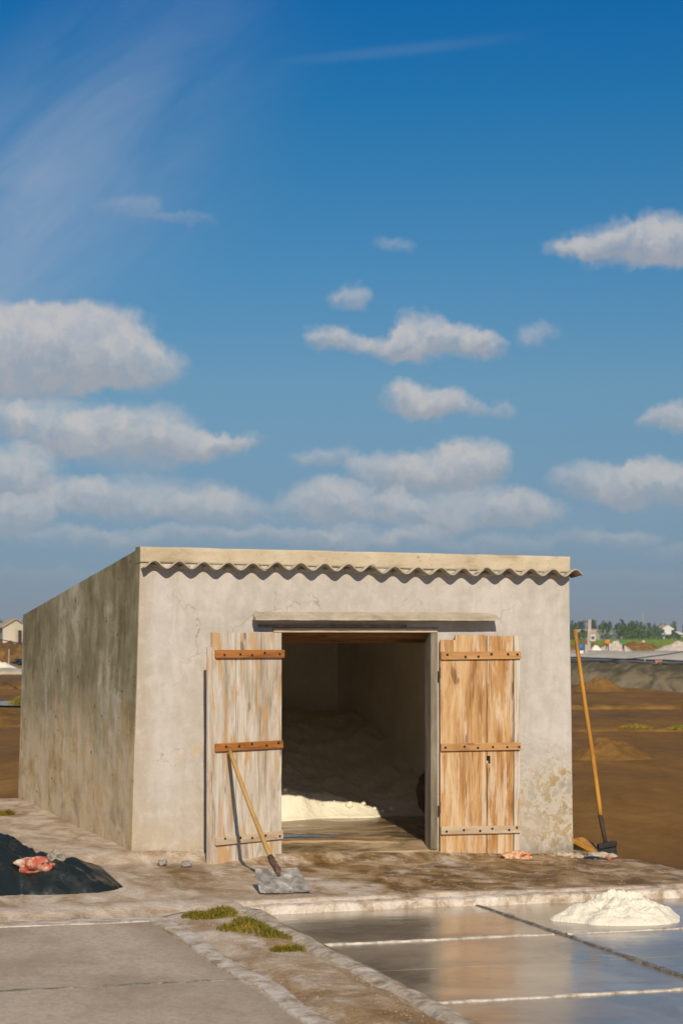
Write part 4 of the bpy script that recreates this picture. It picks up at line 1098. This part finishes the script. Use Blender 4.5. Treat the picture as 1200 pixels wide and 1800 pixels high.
def mat_liner():
    m, nt, bs = material('dusty_liner'); c = coords(nt)
    n1 = noise(nt, scale_vec(nt, c, (1, 0.35, 1)), 1.1, 5, 0.6, 1.2)
    z = sepxyz(nt, c)[2]
    col = ramp(nt, math_(nt, 'ADD', n1, mapr(nt, z, 0.0, 0.8, 0.12, -0.10)), [(0.36, (.085, .075, .036)), (0.5, (.15, .12, .060)), (0.64, (.26, .20, .105)), (0.8, (.34, .27, .16))])
    setp(nt, bs, color=col, rough=0.8, spec=0.2, normal=bump(nt, n1, 0.5, 0.08)); return m
MT['liner'] = mat_liner()
A, B = Vector((4.9, 117.0, 0)), Vector((17.5, 43.6, 0))
dirv = (B - A).normalized(); nor = Vector((-dirv.y, dirv.x, 0))
if nor.x < 0: nor = -nor
prof = [(0.0, -0.05), (0.35, 0.14), (0.9, 0.46), (1.45, 0.80), (1.75, 0.93), (2.0, 0.96), (2.5, 0.96), (2.9, 0.85), (3.3, 0.2)]
P = []; quads = []; n = len(prof); NS = 90
for i in range(NS + 1):
    p = A.lerp(B, i / NS)
    for (d, h) in prof:
        q = p + nor * (d + 0.08 * fbm(i * .3, d * 2, 1, 3)); P.append((q.x, q.y, FIELD_Z + h * (1 + 0.10 * fbm(i * .5, d * 3, 4, 3))))
for i in range(NS):
    for j in range(n - 1): quads.append((i * n + j, (i + 1) * n + j, (i + 1) * n + j + 1, i * n + j + 1))
me = bpy.data.meshes.new('lined_bank'); me.from_pydata(P, [], quads); me.update()
lb = link('lined_bank', me, MT['liner'], None, True); tag(lb, 'pond bank covered in dusty dark liner sheet', 'bank')
MT['pvc'] = plain('grey_pvc', (.36, .36, .35), 0.5, 0.15, 8); MT['pvc_d'] = plain('dark_hose', (.05, .055, .06), 0.5, 0.3, 8)
for k, (d, z, r_, mt, lab) in enumerate([(1.72, 0.75, .030, 'pvc', 'pale pipe running along the lined bank'), (2.2, 0.79, .045, 'pvc_d', 'dark hose running along the crest of the lined bank')]):
    mb = MB(); mb.tube([A.lerp(B, i / 40) + nor * (d + .05 * fbm(i * .4, k, 0, 2)) + Vector((0, 0, z + .03 * fbm(i * .6, k, 3, 2))) for i in range(41)], r_, 7)
    tag(mb.build('pipe', MT[mt], smooth=True), lab, 'pipe')
for k, (t, lab) in enumerate([(0.45, 'short pale stake on the lined bank nearer the shed'), (0.615, 'short pale stake on the lined bank near the right edge')]):
    p = A.lerp(B, t) + nor * 1.9
    tag(MB().tube([(p.x, p.y, .6), (p.x + .06, p.y, 1.05)], .022, 6).build('stake', MT['pvc']), lab, 'stake')
p = A.lerp(B, 0.48) + nor * 1.75
o = MB().box(-.14, .14, -.07, .07, 0, .13, jit=.01).build('brick', plain('brick_red_far', (.40, .17, .10), 0.9, 0.3, 12), bevel=.01); o.location = (p.x, p.y, .70); tag(o, 'red brick resting on the lined bank', 'brick')

# pale cement bank behind it
A2, B2 = Vector((4, 150, 0)), Vector((42, 96, 0))
prof = [(0, .05), (.5, .35), (1.6, .62), (1.7, .74), (4.5, 1.0), (8, 1.05), (9, .4), (9.5, -.2)]
d2 = (B2 - A2).normalized(); n2 = Vector((-d2.y, d2.x, 0)); n2 = n2 if n2.y > 0 else -n2
P = []; quads = []; n = len(prof)
for i in range(61):
    p = A2.lerp(B2, i / 60)
    for (d, h) in prof: q = p + n2 * d; P.append((q.x, q.y, FIELD_Z + h * (1 + .06 * fbm(i * .3, d, 1, 3))))
for i in range(60):
    for j in range(n - 1): quads.append((i * n + j, (i + 1) * n + j, (i + 1) * n + j + 1, i * n + j + 1))
me = bpy.data.meshes.new('cement_bank'); me.from_pydata(P, [], quads); me.update()
cb = link('cement_bank', me, mat_crust('pale_bank', [(0.3, (.30, .26, .21)), (0.5, (.42, .385, .335)), (0.7, (.50, .465, .42))], 0.5), None, True); tag(cb, 'long pale cement bank behind the lined pond bank', 'bank')

# post with meter box, barrel, cable
post = empty('utility_post', Vector((18.3, 152, 0.1))); tag(post, 'leaning concrete utility post with a meter box', 'post')
MT['conc'] = plain('post_concrete', (.40, .36, .31), 0.9, 0.2, 3)
MB().box(-.13, .13, -.11, .11, -.5, 2.95, M=Matrix.Rotation(R(1.5), 4, 'Y')).build('column', MT['conc'], post, bevel=.02)
MB().box(.10, .50, -.25, .0, 1.35, 1.85).build('meter_box', plain('meter_grey', (.55, .53, .48), 0.6, 0.1, 4), post, bevel=.03)
MB().box(.18, .42, -.27, -.25, 1.48, 1.72).build('meter_window', plain('meter_glass', (.10, .11, .12), 0.3, 0.1, 4), post)
MB().tube([(-.35, 0, 2.75), (.1, 0, 2.85)], .04, 6).build('bracket', MT['iron'], post)
bar = empty('barrel', Vector((16.2, 139, 0.35))); tag(bar, 'white barrel topped with a blue tub beside the post', 'barrel')
MB().tube([(0, 0, -.2), (0, 0, .15), (0, 0, .30), (0, 0, .5)], [.20, .24, .24, .21], 14).build('body', plain('white_drum', (.62, .60, .57), 0.5, 0.1, 5), bar, smooth=True)
MB().tube([(-.02, 0, .5), (.0, 0, .75), (.02, 0, .98)], [.22, .27, .16], 12).build('tub', plain('blue_drum', (.02, .14, .36), 0.45, 0.2, 5), bar, smooth=True)
MB().box(.30, .44, -.1, .1, -.3, .9).build('stand', MT['conc'], bar)
def cable(name, a, b, sag, r_, label):
    a, b = Vector(a), Vector(b); mb = MB()
    mb.tube([a.lerp(b, i / 24) - Vector((0, 0, 4 * sag * (i / 24) * (1 - i / 24))) for i in range(25)], r_, 6)
    return tag(mb.build(name, MT['tarp'], smooth=True), label, 'cable')
cable('cable', (6.0, 60, 1.02), (14.5, 74, 1.75), .25, .016, 'sagging black cable crossing before the far bank')
cable('cable', (-14.5, 80, 1.95), (-9.0, 70, 1.35), .12, .018, 'sagging black cable left of the shed')

# salt workers in the distance
MT['skin'] = plain('skin', (.28, .15, .09), 0.6, 0.1, 4); MT['trouser'] = plain('dark_trousers', (.03, .03, .035), 0.9, 0.2, 6)
def person(loc, shirt, label, bend, arm, hat, rz=0.0):
    root = empty('person', loc, rz); tag(root, label, 'person', None)
    J = {'pel': (0, 0, .90), 'sp': (0, bend * .10, 1.12), 'ch': (0, bend * .24, 1.33), 'nk': (0, bend * .36, 1.46), 'hd': (0, bend * .46, 1.58), 'ht': (0, bend * .5, 1.68),
         'hl': (-.10, 0, .86), 'kl': (-.12, .05, .47), 'al': (-.13, -.02, .07), 'tl': (-.14, .14, .03), 'hr': (.10, 0, .86), 'kr': (.13, .02, .47), 'ar': (.16, -.10, .07), 'tr': (.17, .06, .03),
         'sl': (-.19, bend * .27, 1.38), 'el': (-.24, bend * .35 + .10, 1.12), 'wl': (-.16, bend * .4 + arm, .98), 'fl': (-.13, bend * .4 + arm + .08, .95),
         'sr': (.19, bend * .27, 1.38), 'er': (.25, bend * .35 + .08, 1.13), 'wr': (.18, bend * .4 + arm, .92), 'fr': (.14, bend * .4 + arm + .08, .90)}
    E_ = [('pel', 'sp'), ('sp', 'ch'), ('ch', 'nk'), ('nk', 'hd'), ('hd', 'ht'), ('pel', 'hl'), ('hl', 'kl'), ('kl', 'al'), ('al', 'tl'), ('pel', 'hr'), ('hr', 'kr'), ('kr', 'ar'), ('ar', 'tr'),
          ('ch', 'sl'), ('sl', 'el'), ('el', 'wl'), ('wl', 'fl'), ('ch', 'sr'), ('sr', 'er'), ('er', 'wr'), ('wr', 'fr')]
    rad = {'pel': .15, 'sp': .14, 'ch': .16, 'nk': .06, 'hd': .095, 'ht': .075, 'hl': .095, 'kl': .065, 'al': .045, 'tl': .035, 'hr': .095, 'kr': .065, 'ar': .045, 'tr': .035,
           'sl': .07, 'el': .05, 'wl': .035, 'fl': .03, 'sr': .07, 'er': .05, 'wr': .035, 'fr': .03}
    ks = list(J); me = bpy.data.meshes.new('body'); me.from_pydata([J[k] for k in ks], [(ks.index(a), ks.index(b)) for a, b in E_], []); me.update()
    tmp = bpy.data.objects.new('tmp_body', me); COL.objects.link(tmp)
    tmp.modifiers.new('skin', 'SKIN'); sub = tmp.modifiers.new('sub', 'SUBSURF'); sub.levels = 1
    for k, sv in zip(ks, me.skin_vertices[0].data): sv.radius = (rad[k], rad[k]); sv.use_root = (k == 'pel')
    dg = bpy.context.evaluated_depsgraph_get(); me2 = bpy.data.meshes.new_from_object(tmp.evaluated_get(dg))
    bpy.data.objects.remove(tmp); bpy.data.meshes.remove(me)
    me2.name = 'body'; me2.materials.clear()
    for mt in (MT['skin'], shirt, MT['trouser']): me2.materials.append(mt)
    for p in me2.polygons:
        z = p.center.z; x = abs(p.center.x); p.use_smooth = True
        p.material_index = 1 if (0.92 < z < 1.45 and not (x > .1 and z < 1.05)) else (2 if .1 < z <= .92 and x < .26 and not (x > .12 and p.center.y > .2) else 0)
    o = bpy.data.objects.new('body', me2); COL.objects.link(o); o.parent = root
    if hat:
        h = MB().tube([(0, bend * .49, 1.64), (0, bend * .50, 1.66), (0, bend * .52, 1.80)], [.23, .22, .02], 12).build('hat', MT['awn'], root, smooth=True)
    else:
        MB().tube([(0, bend * .47 - .02, 1.60), (0, bend * .49 - .01, 1.66), (0, bend * .5, 1.73)], [.10, .11, .05], 10).build('hair', MT['trouser'], root, smooth=True)
    return root
person((31.5, 243, 0.0), plain('orange_shirt', (.75, .22, .02), 0.9, 0.1, 5), 'distant worker in an orange shirt and dark trousers', .25, .18, False, R(160))
person((33.4, 243, 0.0), plain('green_shirt', (.02, .24, .09), 0.9, 0.1, 5), 'distant worker in a green shirt beside the white heap', .45, .25, True, R(60))
mound(33.6, 252, 2.3, 1.8, 1.25, 'white covered salt heap between the two workers', 11, 'crust', 'salt_mound', 'salt heap', 0.0)
mound(30.6, 247, 0.95, 0.8, 0.8, 'small white salt heap beside the orange worker', 12, 'salt', 'salt_mound', 'salt heap', 0.0)
mound(43.0, 262, 3.4, 2.0, 1.2, 'long pale salt heap at the far right edge', 13, 'crust', 'salt_mound', 'salt heap', 0.0)
mound(41.9, 285, 0.9, 0.9, 1.3, 'small pale salt heap before the green field', 14, 'crust', 'salt_mound', 'salt heap', 0.0)
mound(38.4, 268, 4.2, 2.0, 1.15, 'brown earth bank right of the green worker', 15, 'soil', 'soil_mound', 'mound', 0.0)
mound(32.5, 275, 4.5, 2.0, 1.1, 'brown earth bank behind the utility post', 16, 'soil', 'soil_mound', 'mound', 0.0)
mound(-21.8, 128, 1.6, 1.2, 0.55, 'white salt heap beside the far left pan', 17, 'salt', 'salt_mound', 'salt heap')
o = MB().tube([(0, 0, 0), (.03, 0, 1.15)], .035, 6).build('stake', MT['conc']); o.location = (-23.7, 146, FIELD_Z); tag(o, 'thin pale stake standing in the far left pan', 'stake')

# ------------------------------------------------------------------ far houses, reeds, wood
def house(name, label, loc, w_, d_, h_, rh, wallm, roofm, rz=0.0, door=None, wins=(), balcony=False):
    root = empty(name, loc, rz); tag(root, label, 'house')
    mb = MB(); mb.add([(-w_/2, 0, -1), (w_/2, 0, -1), (w_/2, 0, h_), (0, 0, h_ + rh), (-w_/2, 0, h_), (-w_/2, d_, -1), (w_/2, d_, -1), (w_/2, d_, h_), (0, d_, h_ + rh), (-w_/2, d_, h_)],
        [(0, 1, 2, 3, 4), (9, 8, 7, 6, 5), (0, 5, 6, 1), (1, 6, 7, 2), (0, 4, 9, 5)]); mb.build('wall', wallm, root)
    e = .12 * w_ / 2; t = .06
    for s_ in (-1, 1):
        x1 = s_ * (w_/2 + e); z1 = h_ - rh * (e / (w_/2))
        pts = [(0, -.2, h_ + rh + .02), (x1, -.2, z1 + .02), (x1, d_ + .2, z1 + .02), (0, d_ + .2, h_ + rh + .02)]
        MB().add(pts + [(a, b, c_ + t) for a, b, c_ in pts], [(0, 1, 2, 3), (7, 6, 5, 4), (0, 4, 5, 1), (1, 5, 6, 2), (2, 6, 7, 3), (3, 7, 4, 0)]).build('roof', roofm, root)
    if door:
        a, b, z1 = door; MB().box(a, b, -.03, -.005, 0, z1).build('door', MT['trouser'], root)
    for (a, b, z0, z1) in wins: MB().box(a, b, -.03, -.005, z0, z1).build('window', MT['trouser'], root)
    if balcony:
        MB().box(-w_/2 - .1, w_/2 + .1, -1.2, -.01, h_ * .48, h_ * .48 + .2).build('balcony', wallm, root)
        for x in (-w_/2, 0, w_/2): MB().box(x - .1, x + .1, -1.15, -.95, 0, h_ * .48).build('column', wallm, root)
    return root
cream = plain('cream_wall', (.50, .44, .35), 0.9, 0.15, .7); tanr = plain('tan_roof', (.42, .33, .23), 0.9, 0.2, .7); white = plain('white_wall', (.62, .62, .60), 0.9, 0.08, .4); teal = plain('teal_roof', (.06, .34, .32), 0.7, 0.15, .5)
h1 = house('salt_shed_far', 'small cream gabled shed on the dike at the left edge', (-26.2, 165, 1.0), 2.1, 4.0, 1.55, .62, cream, tanr, R(18), None)
h1.name = 'gabled_shed'
MB().box(.0, .62, -.05, -.01, 0.0, 1.35).build('door_frame', tanr, h1); MB().box(.18, .46, -.09, -.055, 0.05, 1.3).build('door', MT['trouser'], h1)
house('house', 'low house with turquoise roof at the far left edge', (-55.2, 330, 0.4), 8, 6, 2.0, 2.0, cream, teal, R(70))
house('house', 'white two storey house among the trees at the right', (109.8, 690, .5), 4.4, 6, 4.2, 1.2, white, tanr, R(12), (-1, 1, 1.7), ((-2.6, -1.2, 2.6, 3.7), (1.2, 2.6, 2.6, 3.7)), True)
house('house', 'lower white wing house right of the two storey house', (114.6, 700, .2), 4.0, 5, 3.0, .6, white, white, R(-8), None, ((-1.2, -.4, 1, 2), (.5, 1.3, 1, 2)))
house('house', 'small tan roofed hut behind the utility post', (64.7, 520, .6), 5.0, 5, 1.5, 1.6, cream, tanr, R(60))
house('house', 'small blue grey hut half hidden by the distant trees', (80, 600, .6), 7.0, 5, 1.8, 1.4, plain('blue_hut', (.22, .26, .30), .9, .2, .4), plain('blue_roof', (.28, .30, .31), .9, .2, .4), R(70))
tp = lump('tarp_bundle', 0.62, MT['tarp'], None, 31, 0.30, 0.6, 3, 1.2, 0.8); tp.location = (-18.35, 119, 0.30); tag(tp, 'black tarpaulin bundle on the ridge left of the shed', 'tarpaulin')

def reeds(name, x0, x1, y0, y1, h, n, mat, label, seed, zb=0.0):
    r = np.random.default_rng(seed); X = r.uniform(x0, x1, n); Y = r.uniform(y0, y1, n); Hh = h * r.uniform(.55, 1.0, n); A_ = r.uniform(-.35, .35, n) * Hh; Wd = r.uniform(.12, .38, n)
    Hh = Hh * (0.85 + 0.25 * np.sin(X * .09) * np.sin(X * .031 + 1))
    vs = np.empty((n, 3, 3)); vs[:, 0] = np.c_[X - Wd, Y, np.full(n, zb)]; vs[:, 1] = np.c_[X + Wd, Y, np.full(n, zb)]; vs[:, 2] = np.c_[X + A_, Y + r.uniform(-.4, .4, n), zb + Hh]
    me = bpy.data.meshes.new(name); me.from_pydata(vs.reshape(-1, 3).tolist(), [], np.arange(3 * n).reshape(n, 3).tolist()); me.update()
    o = link(name, me, mat); return tag(o, label, 'reeds', kind='stuff')
MT['reed'] = mat_foliage('reed_green', (.075, .13, .016), (.14, .20, .022), (.19, .20, .04), .12)
MT['leaf_far'] = mat_foliage('far_leaves', (.018, .040, .018), (.050, .085, .030), None, .25)
MT['leaf_mid'] = mat_foliage('bush_leaves', (.035, .075, .015), (.085, .14, .028), None, .5)
MT['bark'] = plain('far_bark', (.10, .08, .06), .9, .3, 2)
reeds('reed_field', -130, 130, 330, 470, 1.9, 26000, MT['reed'], 'bright green reed field before the distant trees', 3)

def tree_mesh(mb, x, y, z, h, cr, n, rd, conifer=True):
    for _ in range(n):
        t = rd.random() ** .8
        rr = cr * ((1 - t) * .9 + .15) * math.sqrt(rd.random()) if conifer else cr * math.sqrt(max(0.02, 1 - (2 * t - .9) ** 2)) * math.sqrt(rd.random())
        a = rd.random() * 6.283; p = Vector((x + math.cos(a) * rr, y + math.sin(a) * rr, z + h * (.12 + .88 * t)))
        s_ = rd.uniform(.16, .42) * (cr / 1.6 + .3)
        v1 = Vector((rd.gauss(0, 1), rd.gauss(0, 1), rd.gauss(0, .8))).normalized() * s_; v2 = Vector((rd.gauss(0, 1), rd.gauss(0, 1), rd.gauss(0, 1))).normalized() * s_ * .8
        mb.add([p - v1, p + v2, p + v1], [(0, 1, 2)])
    mb.tube([(x, y, z - .5), (x, y, z + h * .8)], [.14, .05], 4)
rd = random.Random(5); mb = MB()
for i in range(1100):
    x = rd.uniform(-260, 260); y = rd.uniform(640, 800)
    if 100 < x * 690 / y < 121 and y < 720: continue
    tree_mesh(mb, x, y, 0.2, rd.uniform(5.0, 7.4), rd.uniform(1.6, 2.8), 110, rd)
wood = mb.build('woodland', MT['leaf_far']); tag(wood, 'far belt of dark feathery trees along the horizon', 'trees', kind='stuff')
def bush(x, y, h, cr, label, seed, conifer=False):
    rd = random.Random(seed); root = empty('tree', (x, y, 0.1)); tag(root, label, 'tree', 'trees before the far wood')
    mb = MB()
    for k in range(420):
        t = rd.random(); rr = cr * math.sqrt(max(.03, 1 - (2 * t - .85) ** 2)) * rd.uniform(.3, 1); a = rd.random() * 6.283
        p = Vector((math.cos(a) * rr, math.sin(a) * rr, h * (.2 + .8 * t)))
        s_ = rd.uniform(.2, .45); v1 = Vector((rd.gauss(0, 1), rd.gauss(0, 1), rd.gauss(0, 1))).normalized() * s_; v2 = Vector((rd.gauss(0, 1), rd.gauss(0, 1), rd.gauss(0, 1))).normalized() * s_
        mb.add([p - v1, p + v2, p + v1], [(0, 1, 2)])
    mb.build('crown', MT['leaf_mid'], root); MB().tube([(0, 0, -.3), (.1, 0, h * .7)], [.2, .06], 6).build('trunk', MT['bark'], root)
for i, (px, y, h, cr, lab) in enumerate([(1024, 470, 3.2, 2.6, 'low bush beside the utility post'), (1064, 500, 5.2, 2.3, 'rounded green tree right of the tan roofed hut'), (1096, 500, 4.6, 2.6, 'broad green tree above the green worker'), (1112, 540, 5.6, 2.0, 'tall green tree right of the green worker'),
        (1128, 520, 4.4, 2.8, 'broad low tree left of the white houses'), (1153, 560, 4.6, 2.9, 'broad tree directly left of the two storey house'), (1185, 480, 2.6, 3.0, 'low bush before the white wing house'), (1140, 480, 2.6, 3.0, 'low wide bush before the white houses')]):
    bush((px - 600) / 3600 * y, y, h, cr, lab, 40 + i)
for k, (px, y, h, lab) in enumerate([(1129, 600, 8.6, 'thin pole rising over the far trees'), (1067, 560, 5.5, 'thin pale pole near the tan roofed hut')]):
    o = MB().tube([(0, 0, 0), (0, 0, h)], .10, 6).build('pole', MT['conc']); o.location = ((px - 600) / 3600 * y, y, .1); tag(o, lab, 'pole')

# ------------------------------------------------------------------ thin haze over the flats
m, nt, bs = material('haze_air'); nt.nodes.remove(bs)
v = node(nt, 'ShaderNodeVolumePrincipled', {'Color': (.72, .80, .90, 1), 'Density': 0.00026, 'Anisotropy': 0.0})
nt.links.new(v.outputs[0], nt.nodes['Material Output'].inputs['Volume'])
hz = MB().box(-2700, 2700, -130, 3600, -1.6, 14).build('haze', m); tag(hz, 'thin pale haze lying over the flats', None, kind='stuff')
